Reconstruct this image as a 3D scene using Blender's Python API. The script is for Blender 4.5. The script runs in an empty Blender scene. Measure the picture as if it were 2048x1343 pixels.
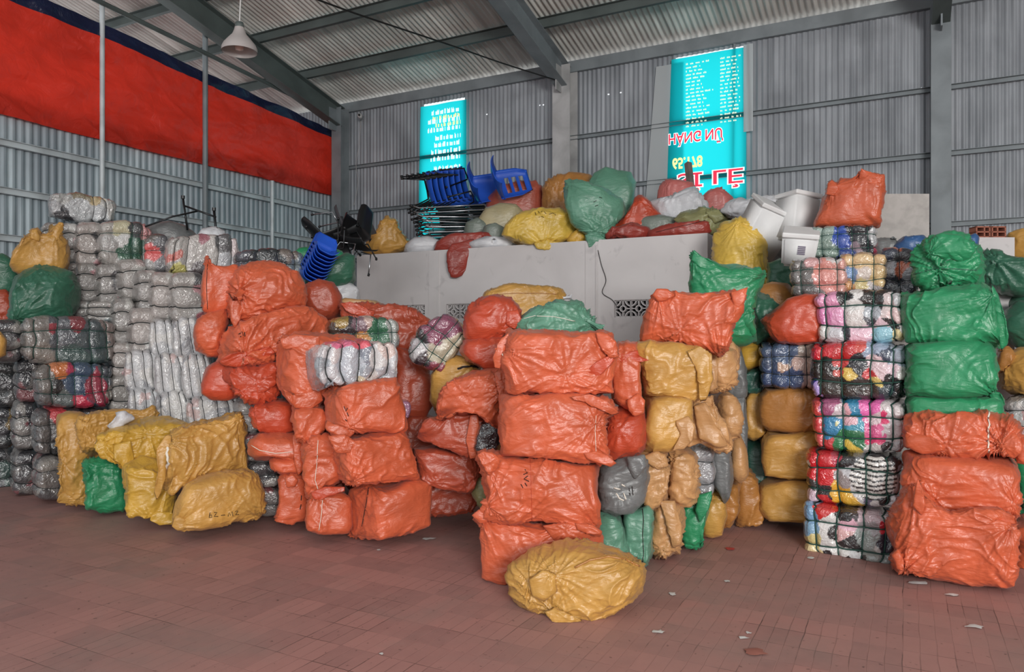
import bpy, math, random
import numpy as np
from mathutils import Vector
from mathutils.bvhtree import BVHTree

# ------------------------------------------------------------------ camera, light, exposure
IW, IH, FPX, CX, CY, EYE = 2048, 1343, 1490.0, 1024.0, 671.5, 1.6
YAW = math.radians(27.8)
scene = bpy.context.scene
col = scene.collection
R_ = np.array([math.cos(YAW), math.sin(YAW), 0.0])
F_ = np.array([-math.sin(YAW), math.cos(YAW), 0.0])
U_ = np.array([0.0, 0.0, 1.0])
EYEP = np.array([0.0, 0.0, EYE])
cam = bpy.data.objects.new('camera', bpy.data.cameras.new('camera'))
col.objects.link(cam)
cam.location = EYEP
cam.rotation_euler = (math.radians(90), 0, YAW)
cam.data.sensor_width = 36
cam.data.sensor_fit = 'HORIZONTAL'
cam.data.lens = FPX / IW * 36
cam.data.clip_end = 200
scene.camera = cam
world = bpy.data.worlds.new('world')
scene.world = world
world.use_nodes = True
bg = world.node_tree.nodes['Background']
bg.inputs[0].default_value = (0.93, 0.97, 1.0, 1)
bg.inputs[1].default_value = 0.72


def area(name, loc, target, sx, sy, power, color):
    l = bpy.data.lights.new(name, 'AREA')
    l.shape = 'RECTANGLE'
    l.size, l.size_y, l.energy, l.color = sx, sy, power, color
    o = bpy.data.objects.new(name, l)
    col.objects.link(o)
    o.location = loc
    o.rotation_euler = (Vector(target) - Vector(loc)).to_track_quat('-Z', 'Y').to_euler()
    return o


area('entrance_daylight', (5.5, -5.0, 3.4), (-2.5, 6.5, 1.2), 3.8, 2.1, 780, (1.0, 0.975, 0.94))
vs = scene.view_settings
vs.view_transform = 'Standard'
vs.look = 'None'
vs.gamma = 1
vs.use_curve_mapping = False
vs.exposure = 0.56

# ------------------------------------------------------------------ numeric helpers


def W(u, v, D):
    return EYEP + D * (F_ + (u - CX) / FPX * R_ + (CY - v) / FPX * U_)


def DY(u, y):
    """depth of the vertical plane Y=y along the column of pixels u"""
    k = (u - CX) / FPX
    return y / (F_[1] + k * R_[1])


def DX(u, x):
    k = (u - CX) / FPX
    return x / (F_[0] + k * R_[0])


def proj(V):
    d = V - EYEP
    dep = d @ F_
    return CX + FPX * (d @ R_) / dep, CY - FPX * d[:, 2] / dep, dep


def _h(ix, iy, iz, s):
    n = (ix * 374761393 + iy * 668265263 + iz * 2147483647 + s * 974711) & 0xffffffff
    n = ((n ^ (n >> 13)) * 1274126177) & 0xffffffff
    n = n ^ (n >> 16)
    return (n & 0xffff) / 32767.5 - 1.0


def noise(p, s=0):
    p = np.asarray(p, float)
    i = np.floor(p).astype(np.int64)
    f = p - i
    f = f * f * (3 - 2 * f)
    r = 0
    for a in (0, 1):
        for b in (0, 1):
            for c in (0, 1):
                w = (f[:, 0] if a else 1 - f[:, 0]) * (f[:, 1] if b else 1 - f[:, 1]) * (f[:, 2] if c else 1 - f[:, 2])
                r = r + w * _h(i[:, 0] + a, i[:, 1] + b, i[:, 2] + c, s)
    return r


def fbm(p, s=0, o=3):
    r, a = 0, 1.0
    for k in range(o):
        r = r + a * noise(np.asarray(p) * 2 ** k, s + k * 17)
        a *= .5
    return r


def lattice(nx, ny, nz):
    idx = -np.ones((nx + 1, ny + 1, nz + 1), np.int64)
    m = np.zeros(idx.shape, bool)
    m[0], m[-1], m[:, 0], m[:, -1], m[:, :, 0], m[:, :, -1] = (True,) * 6
    ijk = np.argwhere(m)
    idx[m] = np.arange(len(ijk))
    fs = []

    def q(g, flip):
        a, b, c, d = g[:-1, :-1], g[1:, :-1], g[1:, 1:], g[:-1, 1:]
        s = np.stack([a, b, c, d] if flip else [a, d, c, b], -1).reshape(-1, 4)
        fs.append(s)
    q(idx[0], False); q(idx[-1], True)
    q(idx[:, 0], True); q(idx[:, -1], False)
    q(idx[:, :, 0], False); q(idx[:, :, -1], True)
    return ijk, idx, np.concatenate(fs)


def vnormals(V, F):
    n = np.cross(V[F[:, 2]] - V[F[:, 0]], V[F[:, 3]] - V[F[:, 1]])
    N = np.zeros_like(V)
    for k in range(4):
        np.add.at(N, F[:, k], n)
    l = np.linalg.norm(N, axis=1, keepdims=True)
    return N / np.maximum(l, 1e-9)


# ------------------------------------------------------------------ object helpers


def tag(o, label=None, cat=None, group=None, kind=None):
    if label:
        o['label'] = label
    if cat:
        o['category'] = cat
    if group:
        o['group'] = group
    if kind:
        o['kind'] = kind
    return o


def mesh_obj(name, V, F, mat, parent=None, smooth=True, colors=None, loc=None):
    V = np.asarray(V, float)
    if loc is None:
        loc = (V.min(0) + V.max(0)) / 2
        loc[2] = V[:, 2].min()
    L = V - loc
    me = bpy.data.meshes.new(name)
    if isinstance(F, np.ndarray):
        k = F.shape[1]
        me.vertices.add(len(L))
        me.vertices.foreach_set('co', L.astype(np.float32).ravel())
        me.loops.add(F.size)
        me.loops.foreach_set('vertex_index', F.astype(np.int32).ravel())
        me.polygons.add(len(F))
        me.polygons.foreach_set('loop_start', np.arange(0, F.size, k, dtype=np.int32))
        me.update(calc_edges=True)
    else:
        me.from_pydata(L.tolist(), [], F)
    me.polygons.foreach_set('use_smooth', [smooth] * len(me.polygons))
    if colors is not None:
        at = me.color_attributes.new('Col', 'FLOAT_COLOR', 'POINT')
        c4 = np.ones((len(V), 4), np.float32)
        c4[:, :3] = colors
        at.data.foreach_set('color', c4.ravel())
    me.materials.append(mat)
    o = bpy.data.objects.new(name, me)
    col.objects.link(o)
    o.location = loc
    if parent is not None:
        o.parent = parent
        o.location = Vector(loc) - parent_world(parent)
    return o


def parent_world(p):
    v = Vector((0, 0, 0))
    while p is not None:
        v += p.location
        p = p.parent
    return v


class MB:
    """collects boxes, tubes and quads into one mesh"""

    def __init__(s):
        s.v, s.f = [], []

    def box(s, c, d, rz=0, M=None):
        c = np.array(c, float); d = np.array(d, float) / 2
        P = np.array([[x, y, z] for x in (-1, 1) for y in (-1, 1) for z in (-1, 1)]) * d
        if M is not None:
            P = P @ np.array(M).T
        elif rz:
            a, b = math.cos(rz), math.sin(rz)
            P = P @ np.array([[a, -b, 0], [b, a, 0], [0, 0, 1]]).T
        n = len(s.v)
        s.v += (P + c).tolist()
        s.f += [[n + i for i in q] for q in ((0, 1, 3, 2), (4, 6, 7, 5), (0, 4, 5, 1), (2, 3, 7, 6), (0, 2, 6, 4), (1, 5, 7, 3))]
        return s

    def tube(s, pts, r, k=7, closed=False, caps=True):
        pts = np.array(pts, float)
        n0 = len(s.v)
        m = len(pts)
        rs = r if hasattr(r, '__len__') else [r] * m
        up = np.array([.123, .31, .94])
        for i in range(m):
            a = pts[(i - 1) % m] if (closed or i) else pts[0]
            b = pts[(i + 1) % m] if (closed or i < m - 1) else pts[-1]
            t = b - a
            t = t / max(np.linalg.norm(t), 1e-9)
            e = np.cross(t, up)
            if np.linalg.norm(e) < .05:
                e = np.cross(t, [1, 0, 0])
            e /= np.linalg.norm(e)
            g = np.cross(t, e)
            for j in range(k):
                w = 2 * math.pi * j / k
                s.v.append((pts[i] + rs[i] * (math.cos(w) * e + math.sin(w) * g)).tolist())
        for i in range(m if closed else m - 1):
            for j in range(k):
                a, b = n0 + i * k, n0 + ((i + 1) % m) * k
                s.f.append([a + j, b + j, b + (j + 1) % k, a + (j + 1) % k])
        if not closed and caps:
            s.f.append([n0 + j for j in range(k)])
            s.f.append([n0 + (m - 1) * k + j for j in range(k)][::-1])
        return s

    def quad(s, *p):
        n = len(s.v)
        s.v += [list(map(float, q)) for q in p]
        s.f.append(list(range(n, n + len(p))))
        return s

    def lathe(s, prof, c, k=24):
        n = len(s.v)
        c = np.array(c, float)
        for r, z in prof:
            for j in range(k):
                w = 2 * math.pi * j / k
                s.v.append([c[0] + r * math.cos(w), c[1] + r * math.sin(w), c[2] + z])
        for i in range(len(prof) - 1):
            for j in range(k):
                s.f.append([n + i * k + j, n + i * k + (j + 1) % k, n + (i + 1) * k + (j + 1) % k, n + (i + 1) * k + j])
        return s

    def build(s, name, mat, parent=None, smooth=False, loc=None):
        return mesh_obj(name, np.array(s.v), s.f, mat, parent, smooth, loc=np.array(loc, float) if loc is not None else None)


# ------------------------------------------------------------------ materials


def lin(c):
    return tuple(((x / 255) / 12.92 if x / 255 <= .04045 else ((x / 255 + .055) / 1.055) ** 2.4) for x in c)


def new_mat(name):
    m = bpy.data.materials.new(name)
    m.use_nodes = True
    nt = m.node_tree
    return m, nt, nt.nodes['Principled BSDF']


def nd(nt, t, **kw):
    n = nt.nodes.new(t)
    for k, v in kw.items():
        if k.startswith('i_'):
            n.inputs[k[2:].replace('_', ' ')].default_value = v
        else:
            setattr(n, k, v)
    return n


def mixc(nt, fac, a, b, mode='MIX'):
    n = nt.nodes.new('ShaderNodeMix')
    n.data_type = 'RGBA'
    n.blend_type = mode
    for s, v in ((0, fac), (6, a), (7, b)):
        if hasattr(v, 'links'):
            nt.links.new(v, n.inputs[s])
        else:
            n.inputs[s].default_value = v if s == 0 or len(v) == 4 else (*v, 1)
    return n.outputs[2]


def rampf(nt, src, lo, hi, a=0.0, b=1.0):
    n = nt.nodes.new('ShaderNodeMapRange')
    n.inputs[1].default_value, n.inputs[2].default_value = lo, hi
    n.inputs[3].default_value, n.inputs[4].default_value = a, b
    nt.links.new(src, n.inputs[0])
    return n.outputs[0]


def noise_n(nt, vec, scale, detail=3, dist=0):
    n = nd(nt, 'ShaderNodeTexNoise')
    n.inputs['Scale'].default_value = scale
    n.inputs['Detail'].default_value = detail
    n.inputs['Distortion'].default_value = dist
    if vec is not None:
        nt.links.new(vec, n.inputs['Vector'])
    return n.outputs['Fac']


def bump(nt, bsdf, h, strength, dist=.01):
    b = nd(nt, 'ShaderNodeBump')
    b.inputs['Strength'].default_value = strength
    b.inputs['Distance'].default_value = dist
    nt.links.new(h, b.inputs['Height'])
    nt.links.new(b.outputs[0], bsdf.inputs['Normal'])
    return b


SACKC = dict(
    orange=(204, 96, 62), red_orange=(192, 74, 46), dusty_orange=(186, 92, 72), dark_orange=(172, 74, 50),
    yellow=(204, 160, 62), ochre=(198, 150, 76), tan=(198, 150, 100), pale_yellow=(214, 178, 76), brown=(178, 122, 62),
    green=(42, 138, 92), dark_green=(52, 104, 82), pale_green=(96, 148, 124), teal=(40, 86, 74),
    grey=(112, 114, 114), white=(205, 206, 210), beige=(176, 164, 128), olive=(140, 140, 96), red=(152, 58, 48), pink=(196, 110, 104), grey_green=(118, 128, 118), blue=(50, 90, 140), purple=(170, 140, 170), black=(24, 24, 26))
SACKM = {}


def sack_mat(c):
    if c in SACKM:
        return SACKM[c]
    m, nt, b = new_mat('woven_plastic_' + c)
    tc = nd(nt, 'ShaderNodeTexCoord').outputs['Object']
    oi = nd(nt, 'ShaderNodeObjectInfo').outputs['Random']
    base = lin(SACKC[c])
    n1 = noise_n(nt, tc, 4.5, 4)
    cc = mixc(nt, rampf(nt, n1, .35, .7), (*[x * .84 for x in base], 1), (*[min(1, x * 1.12) for x in base], 1))
    n2 = noise_n(nt, tc, 1.7, 5, .6)
    dust = tuple(.72 * x + .28 * y for x, y in zip(base, lin((165, 150, 135))))
    cc = mixc(nt, rampf(nt, n2, .52, .75, 0, .7), cc, (*dust, 1))
    cc = mixc(nt, rampf(nt, oi, 0, 1, 0, .22), cc, (*[x * .6 for x in base], 1))
    nt.links.new(cc, b.inputs['Base Color'])
    b.inputs['Roughness'].default_value = .38
    b.inputs['Specular IOR Level'].default_value = .55
    b.inputs['Sheen Weight'].default_value = .06
    mp = nd(nt, 'ShaderNodeMapping')
    mp.inputs['Rotation'].default_value = (.3, .7, .2)
    mp.inputs['Scale'].default_value = (1, 1.6, 3.0)
    nt.links.new(tc, mp.inputs[0])
    n3 = noise_n(nt, mp.outputs[0], 5, 4, 1.8)
    n4 = noise_n(nt, tc, 30, 3, 1.2)
    ad = nd(nt, 'ShaderNodeMath', operation='MULTIPLY_ADD')
    nt.links.new(n4, ad.inputs[0]); ad.inputs[1].default_value = .2; nt.links.new(n3, ad.inputs[2])
    bump(nt, b, ad.outputs[0], .42, .02)
    SACKM[c] = m
    return m


def plastic_wrap():
    m, nt, b = new_mat('clothes_under_clear_plastic')
    tc = nd(nt, 'ShaderNodeTexCoord').outputs['Object']
    at = nd(nt, 'ShaderNodeVertexColor'); at.layer_name = 'Col'
    n = noise_n(nt, tc, 9, 4)
    cc = mixc(nt, rampf(nt, n, .42, .62, 0, .07), at.outputs[0], (.36, .36, .36, 1))
    nt.links.new(cc, b.inputs['Base Color'])
    b.inputs['Roughness'].default_value = .28
    b.inputs['Specular IOR Level'].default_value = .6
    b.inputs['Coat Weight'].default_value = 1.0
    b.inputs['Coat Roughness'].default_value = .05
    b.inputs['Coat IOR'].default_value = 1.6
    n3 = noise_n(nt, tc, 12, 3, 2.4)
    n4 = noise_n(nt, tc, 34, 2, 1.6)
    ad = nd(nt, 'ShaderNodeMath', operation='MULTIPLY_ADD')
    nt.links.new(n4, ad.inputs[0]); ad.inputs[1].default_value = .4; nt.links.new(n3, ad.inputs[2])
    bp = bump(nt, b, ad.outputs[0], .6, .022)
    nt.links.new(bp.outputs[0], b.inputs['Coat Normal'])
    return m


def plain(name, c, rough=.6, metal=0, spec=.5, nscale=None, dark=.7, bmp=0):
    m, nt, b = new_mat(name)
    base = lin(c)
    b.inputs['Roughness'].default_value = rough
    b.inputs['Metallic'].default_value = metal
    b.inputs['Specular IOR Level'].default_value = spec
    if nscale:
        tc = nd(nt, 'ShaderNodeTexCoord').outputs['Object']
        n = noise_n(nt, tc, nscale, 5, .4)
        nt.links.new(mixc(nt, rampf(nt, n, .38, .68), (*base, 1), (*[x * dark for x in base], 1)), b.inputs['Base Color'])
        if bmp:
            bump(nt, b, n, bmp, .01)
    else:
        b.inputs['Base Color'].default_value = (*base, 1)
    return m


M_WRAP = plastic_wrap()
M_STRAP = plain('green_strapping', (34, 70, 62), .55)
M_STRAPD = plain('dark_strapping', (34, 38, 38), .6)
M_STEEL = plain('galvanised_steel', (204, 212, 215), .5, .1, nscale=3, dark=.7)
M_BEAMP = plain('pale_stained_steel', (186, 186, 186), .6, 0, nscale=2.2, dark=.6)
M_BEAM = plain('grey_painted_steel', (134, 142, 146), .55, .1, nscale=2.5, dark=.72)
M_BEAMD = plain('dark_painted_steel', (92, 102, 100), .6, .1, nscale=2, dark=.7)
M_BLUE = plain('blue_plastic', (38, 92, 205), .35, 0, .5, nscale=3, dark=.85)
M_BLACK = plain('black_plastic', (26, 26, 28), .4)
M_DARKM = plain('dark_metal_tube', (52, 54, 56), .35, .7)
M_CHROME = plain('bright_metal_tube', (170, 172, 176), .25, .9)
M_WHITE = plain('white_foam', (226, 226, 226), .55, nscale=6, dark=.93)
M_STRING = plain('white_string', (225, 218, 205), .7)
M_INK = plain('black_marker', (36, 26, 24), .8)
M_CABLE = plain('black_cable', (18, 18, 18), .6)
M_WOOD = plain('weathered_wood', (120, 112, 106), .8, nscale=6)


def corr_mat(name, c, streak, cdark, metal=.25, rough=.5, axis='z'):
    m, nt, b = new_mat(name)
    g = nd(nt, 'ShaderNodeNewGeometry').outputs['Position']
    mp = nd(nt, 'ShaderNodeMapping')
    mp.inputs['Scale'].default_value = (5, 5, .35) if axis == 'z' else (5, .4, .4)
    nt.links.new(g, mp.inputs[0])
    n1 = noise_n(nt, mp.outputs[0], 1.6, 6, .3)
    n2 = noise_n(nt, g, .9, 4, .3)
    cc = mixc(nt, rampf(nt, n1, .35, .72), (*lin(c), 1), (*lin(streak), 1))
    cc = mixc(nt, rampf(nt, n2, .45, .7, 0, .8), cc, (*lin(cdark), 1))
    nt.links.new(cc, b.inputs['Base Color'])
    b.inputs['Metallic'].default_value = metal
    b.inputs['Roughness'].default_value = rough
    return m


M_BACK = corr_mat('aged_corrugated_sheet', (166, 171, 177), (124, 129, 135), (112, 117, 122), .1)
M_LEFT = corr_mat('bluish_corrugated_sheet', (176, 190, 196), (124, 136, 144), (130, 140, 148), .1)
M_ROOF = corr_mat('roof_corrugated_sheet', (232, 232, 226), (176, 175, 170), (188, 186, 180), 0, axis='y')


def floor_mat():
    m, nt, b = new_mat('worn_brick_paving')
    g = nd(nt, 'ShaderNodeNewGeometry').outputs['Position']
    wn = nd(nt, 'ShaderNodeTexNoise'); wn.inputs['Scale'].default_value = 3.0; nt.links.new(g, wn.inputs['Vector'])
    va = nd(nt, 'ShaderNodeVectorMath', operation='MULTIPLY_ADD')
    nt.links.new(wn.outputs['Color'], va.inputs[0]); va.inputs[1].default_value = (.02, .02, 0); nt.links.new(g, va.inputs[2])
    sx = nd(nt, 'ShaderNodeSeparateXYZ'); nt.links.new(va.outputs[0], sx.inputs[0])
    cb = nd(nt, 'ShaderNodeCombineXYZ'); nt.links.new(sx.outputs[1], cb.inputs[0]); nt.links.new(sx.outputs[0], cb.inputs[1])

    def brick(w, h, mort, off, c1, c2, cm):
        t = nd(nt, 'ShaderNodeTexBrick')
        t.offset = off
        nt.links.new(cb.outputs[0], t.inputs['Vector'])
        t.inputs['Scale'].default_value = 1
        t.inputs['Brick Width'].default_value = w
        t.inputs['Row Height'].default_value = h
        t.inputs['Mortar Size'].default_value = mort
        t.inputs['Mortar Smooth'].default_value = .3
        t.inputs['Bias'].default_value = 0
        for k, c in (('Color1', c1), ('Color2', c2), ('Mortar', cm)):
            t.inputs[k].default_value = (*lin(c), 1)
        return t
    t1 = brick(.215, .078, .003, .0, (166, 122, 116), (146, 108, 104), (46, 36, 36))
    t2 = brick(.215, .234, .0026, .0, (182, 134, 126), (132, 102, 99), (58, 44, 43))
    t2.inputs['Bias'].default_value = -.15
    nm = noise_n(nt, g, 2.3, 5, .4)
    base = mixc(nt, t1.outputs['Fac'], mixc(nt, .6, t1.outputs[0], t2.outputs[0]), (*lin((162, 120, 114)), 1))
    cc = mixc(nt, rampf(nt, nm, .47, .6), base, mixc(nt, .5, t1.outputs[0], t2.outputs[0]))
    n1 = noise_n(nt, g, .8, 5, .5)
    cc = mixc(nt, rampf(nt, n1, .42, .66, 0, .75), cc, (*lin((152, 122, 116)), 1))
    n2 = noise_n(nt, g, 1.3, 6, .8)
    cc = mixc(nt, rampf(nt, n2, .5, .68, 0, .5), cc, (*lin((138, 124, 118)), 1))
    n4 = noise_n(nt, g, 26, 3)
    cc = mixc(nt, rampf(nt, n4, .66, .74, 0, .75), cc, (*lin((52, 40, 38)), 1))
    n5 = noise_n(nt, g, 9, 5)
    cc = mixc(nt, rampf(nt, n5, .3, .7, 0, .35), cc, (*lin((176, 132, 124)), 1))
    nt.links.new(cc, b.inputs['Base Color'])
    b.inputs['Roughness'].default_value = .62
    ad = nd(nt, 'ShaderNodeMath', operation='MULTIPLY_ADD')
    nt.links.new(n5, ad.inputs[0]); ad.inputs[1].default_value = -.6; nt.links.new(t1.outputs['Fac'], ad.inputs[2])
    bb = bump(nt, b, ad.outputs[0], .55, -.006)
    return m


def tarp_mat(name, c, trans):
    m, nt, b = new_mat(name)
    tc = nd(nt, 'ShaderNodeNewGeometry').outputs['Position']
    n = noise_n(nt, tc, 1.6, 4, .5)
    base = lin(c)
    cc = mixc(nt, rampf(nt, n, .4, .65), (*base, 1), (*[x * .8 for x in base], 1))
    nt.links.new(cc, b.inputs['Base Color'])
    b.inputs['Roughness'].default_value = .3
    n3 = noise_n(nt, tc, 5, 5, 2.0)
    bump(nt, b, n3, .45, .04)
    tr = nd(nt, 'ShaderNodeBsdfTranslucent')
    nt.links.new(cc, tr.inputs[0])
    mx = nd(nt, 'ShaderNodeMixShader')
    mx.inputs[0].default_value = trans
    nt.links.new(b.outputs[0], mx.inputs[1]); nt.links.new(tr.outputs[0], mx.inputs[2])
    nt.links.new(mx.outputs[0], nt.nodes['Material Output'].inputs[0])
    return m


# ------------------------------------------------------------------ the hall
AX, BY, EAVE, SL = -9.7, 11.0, 5.92, .24      # left wall x, back wall y, eave height, roof slope


def structure(o, label, cat='structure'):
    return tag(o, label, cat, kind='structure')


fm = MB().quad((-13, -9, 0), (9, -9, 0), (9, 12.5, 0), (-13, 12.5, 0))
structure(fm.build('floor', floor_mat()), 'worn reddish brown brick paving of the warehouse floor', 'floor')


def corrugated(along, lo, hi, pitch, amp, rows, origin, axis, holes=(), trap=False, per=6):
    """sheet whose ribs run along z (walls); rows are z values; holes: (a0,a1,z0,z1)"""
    zs = sorted(set(rows) | {h[2] for h in holes} | {h[3] for h in holes})
    n = int((hi - lo) / pitch * per)
    a = lo + np.arange(n + 1) * (hi - lo) / n
    ph = (a - lo) / pitch
    if trap:
        fr = ph % 1
        prof = np.clip(np.abs(fr - .5) * 5 - .9, 0, 1)
    else:
        prof = .5 + .5 * np.cos(2 * math.pi * ph)
    V, F = [], []
    for z in zs:
        for i in range(n + 1):
            V.append((a[i], origin + amp * prof[i], z) if axis == 'x' else (origin + amp * prof[i], a[i], z))
    for r in range(len(zs) - 1):
        zc = (zs[r] + zs[r + 1]) / 2
        hs = [h for h in holes if h[2] < zc < h[3]]
        for i in range(n):
            ac = (a[i] + a[i + 1]) / 2
            if any(h[0] < ac < h[1] for h in hs):
                continue
            p = r * (n + 1) + i
            q = [p, p + 1, p + n + 2, p + n + 1]
            F.append(q if axis == 'x' else q[::-1])
    return np.array(V, float), F


def bx(u, v, y=BY):
    return W(u, v, DY(u, y))


OPEN1 = (-7.58, -6.72, 3.1, 5.72)
OPEN2 = (-3.03, -2.04, 3.6, 5.76)
holes = [OPEN1, OPEN2]
for (u, v) in ((973, 228), (1079, 210), (1086, 209), (1217, 188), (1241, 185), (1325, 171), (1843, 176)):
    p = bx(u, v)
    holes.append((p[0] - .011, p[0] + .011, p[2] - .010, p[2] + .010))
V, F = corrugated('x', -12.6, 7.0, .076, .018, [0, 3, EAVE + .05], BY, 'x', holes)
structure(mesh_obj('wall_back', V, F, M_BACK), 'grey corrugated metal back wall with narrow vertical ribs', 'wall')
V, F = corrugated('y', -4.0, 11.05, .1, -.022, [0, 2.2, 4.5], AX, 'y', trap=True, per=10)
structure(mesh_obj('wall_left', V, F, M_LEFT), 'bluish grey corrugated metal wall below the red tarpaulin', 'wall')

V, F = corrugated('y', -4.0, 11.05, .1, .03, [0, EAVE + .1], 7.0, 'y', trap=True, per=6)  # unseen wall added to block sky light from the right and deepen contrast
structure(mesh_obj('wall_right_blocker', V, F, M_BACK), 'grey corrugated metal wall on the right, outside the picture, added to cut side light', 'wall')


def roof():
    lo, hi, pitch, amp = -12.6, 7.2, .085, .022
    n = int((hi - lo) / pitch * 6)
    a = np.linspace(lo, hi, n + 1)
    z = amp * np.cos(2 * math.pi * (a - lo) / pitch)
    V = []
    for y in (BY + .35, -3.5):
        for i in range(n + 1):
            V.append((a[i], y, EAVE + .13 + SL * (BY - y) + z[i]))
    F = [[i, n + 1 + i, n + 2 + i, i + 1] for i in range(n)]
    return np.array(V, float), F


V, F = roof()
structure(mesh_obj('ceiling', V, F, M_ROOF), 'sloping corrugated metal roof on purlins', 'ceiling')

TRIM = [0]


def trim(mb, mat, label, cat='steel member', parent=None):
    TRIM[0] += 1
    return structure(mb.build('trim_%d' % TRIM[0], mat), label, cat)


def channel(mb, p, q, w, h, drop=0):
    """a C shaped member between two points lying along x or y"""
    p, q = np.array(p, float), np.array(q, float)
    d = q - p; L = np.linalg.norm(d); d /= L
    side = np.cross(d, U_); side /= np.linalg.norm(side)
    up = np.cross(side, d)
    M = np.stack([d, side, up], 1)
    c = (p + q) / 2
    mb.box(c, (L, .006, h), M=M)
    mb.box(c + side * w / 2 + up * h / 2, (L, w, .006), M=M)
    mb.box(c + side * w / 2 - up * h / 2, (L, w, .006), M=M)
    return mb


for k in range(10):        # purlins
    y = 9.9 - 1.07 * k
    z = EAVE + SL * (BY - y)
    mb = MB(); channel(mb, (-12.4, y, z), (7, y, z), .06, .15)
    trim(mb, M_BEAMD, 'dark steel purlin under the roof, number %d of the rows counted from the back wall' % (k + 1) if k else 'dark steel purlin under the roof nearest the back wall', 'purlin')
mb = MB(); channel(mb, (-9.6, BY - .06, EAVE - .03), (7, BY - .06, EAVE - .03), -.08, .17)
trim(mb, M_BEAM, 'grey eave beam along the top of the back wall', 'beam')
for z, nm in ((4.76, 'upper'), (3.92, 'middle'), (3.02, 'lower')):
    mb = MB(); channel(mb, (-9.5, BY - .012, z), (7, BY - .012, z), .05, .06)
    trim(mb, M_BEAM, '%s horizontal steel rail on the back wall' % nm, 'rail')
for z, nm in ((3.94, 'upper'), (3.36, 'middle'), (2.79, 'lower')):
    mb = MB(); channel(mb, (AX + .03, -3.9, z), (AX + .03, 10.9, z), .06, .075)
    trim(mb, M_STEEL, '%s pale galvanised rail on the left wall' % nm, 'rail')


def ibeam(mb, p, q, w, h, side):
    p, q = np.array(p, float), np.array(q, float)
    d = q - p; L = np.linalg.norm(d); d /= L
    side = np.array(side, float)
    up = np.cross(side, d)
    M = np.stack([d, side, up], 1)
    c = (p + q) / 2
    mb.box(c, (L, .01, h), M=M)
    mb.box(c + up * h / 2, (L, w, .014), M=M)
    mb.box(c - up * h / 2, (L, w, .014), M=M)
    return mb


for x, nm in ((-9.34, 'corner'), (-4.76, 'middle'), (.40, 'right')):
    mb = MB()
    hw = .3 if nm == 'middle' else .22
    mb.box((x, BY - .17, 2.92), (.012, hw, 5.84))
    mb.box((x, BY - .17 - hw / 2, 2.92), (hw, .014, 5.84))
    mb.box((x, BY - .17 + hw / 2, 2.92), (hw, .014, 5.84))
    mb.box((x, BY - .25 - hw / 2, 5.6), (.02, .25, .4))
    trim(mb, M_BEAMP if nm == 'middle' else M_BEAM, '%s steel column standing against the back wall' % nm, 'column')
    mb = MB()
    y0, y1 = BY - .2, -3
    ibeam(mb, (x, y0, EAVE - .3 + SL * (BY - y0)), (x, y1, EAVE - .3 + SL * (BY - y1)), .2, .36, (1, 0, 0))
    mb.quad((x, BY - .25, 5.45), (x, BY - 1.1, 6.0), (x, BY - 1.1, 6.0 + .1), (x, BY - .25, 5.9))
    trim(mb, M_BEAMD if nm != 'middle' else M_BEAM, 'roof rafter running up from the %s column' % nm, 'rafter')
mb = MB().tube([(AX + .18, 10.9, 5.74), (AX + .18, -3, 5.74 + .07 * 13.9)], .035)
trim(mb, M_BEAMD, 'thin steel bar running above the tarpaulin edge', 'bar')
mb = MB().tube([(-9.1, 10.4, 5.95), (-8.6, 5.5, 6.9)], .018)
for y, top in ((6.3, 6.9), (7.97, 6.5), (9.35, 4.25), (4.6, 7)):
    mb = MB().tube([(AX + .14, y, 0), (AX + .14, y, top)], .032 if y != 7.97 else .04, 10)
    trim(mb, M_STEEL if y != 7.97 else M_BEAM, {6.3: 'pale steel post in front of the tarpaulin, left one', 7.97: 'darker steel post in front of the tarpaulin, right one', 9.35: 'short steel post below the tarpaulin near the corner', 4.6: 'steel post on the left wall towards the entrance'}[y], 'post')


def tarpaulin():
    n, m = 260, 60
    ys = np.linspace(10.98, 2.0, n)
    V = np.zeros((n * m, 3))
    for j in range(m):
        t = j / (m - 1)
        zt = 5.50 + .067 * (10.86 - ys)
        z = 4.26 + (zt - 4.26) * t
        p = np.stack([ys * .9, z * 1.2, ys * 0], 1)
        off = .08 * fbm(np.stack([ys * 1.3 + z * 1.5, z * 3 - ys * .6, ys * 0], 1), 5, 4)
        off += .05 * (1 - np.abs(noise(np.stack([ys * 2.2 + z * 3.2, z * 1.0, ys * 0 + 3], 1), 9))) ** 3
        V[j * n:(j + 1) * n] = np.stack([np.full(n, AX + .085) + off * .6, ys, z + (.012 * noise(np.stack([ys * 2, z * 0, z * 0], 1), 3) if j == 0 else 0)], 1)
    F = [[j * n + i, j * n + i + 1, (j + 1) * n + i + 1, (j + 1) * n + i] for j in range(m - 1) for i in range(n - 1)]
    return V, F, n, m


V, F, n_, m_ = tarpaulin()
o = mesh_obj('tarpaulin', V, F[:(m_ - 8) * (n_ - 1)], tarp_mat('red_tarpaulin', (222, 58, 42), .3))
tag(o, 'large red tarpaulin stretched along the upper left wall', 'tarpaulin')
navy = mesh_obj('hem', V[(m_ - 8) * n_:], [[a - (m_ - 8) * n_ for a in q] for q in F[(m_ - 8) * (n_ - 1):]], tarp_mat('navy_tarpaulin', (26, 34, 66), .03), o)
navy['label'] = 'navy blue top band'
bpy.context.view_layer.update()

# low concrete room in the middle of the back, its face on y = 8.3
YP, BT = 8.3, 2.74


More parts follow.
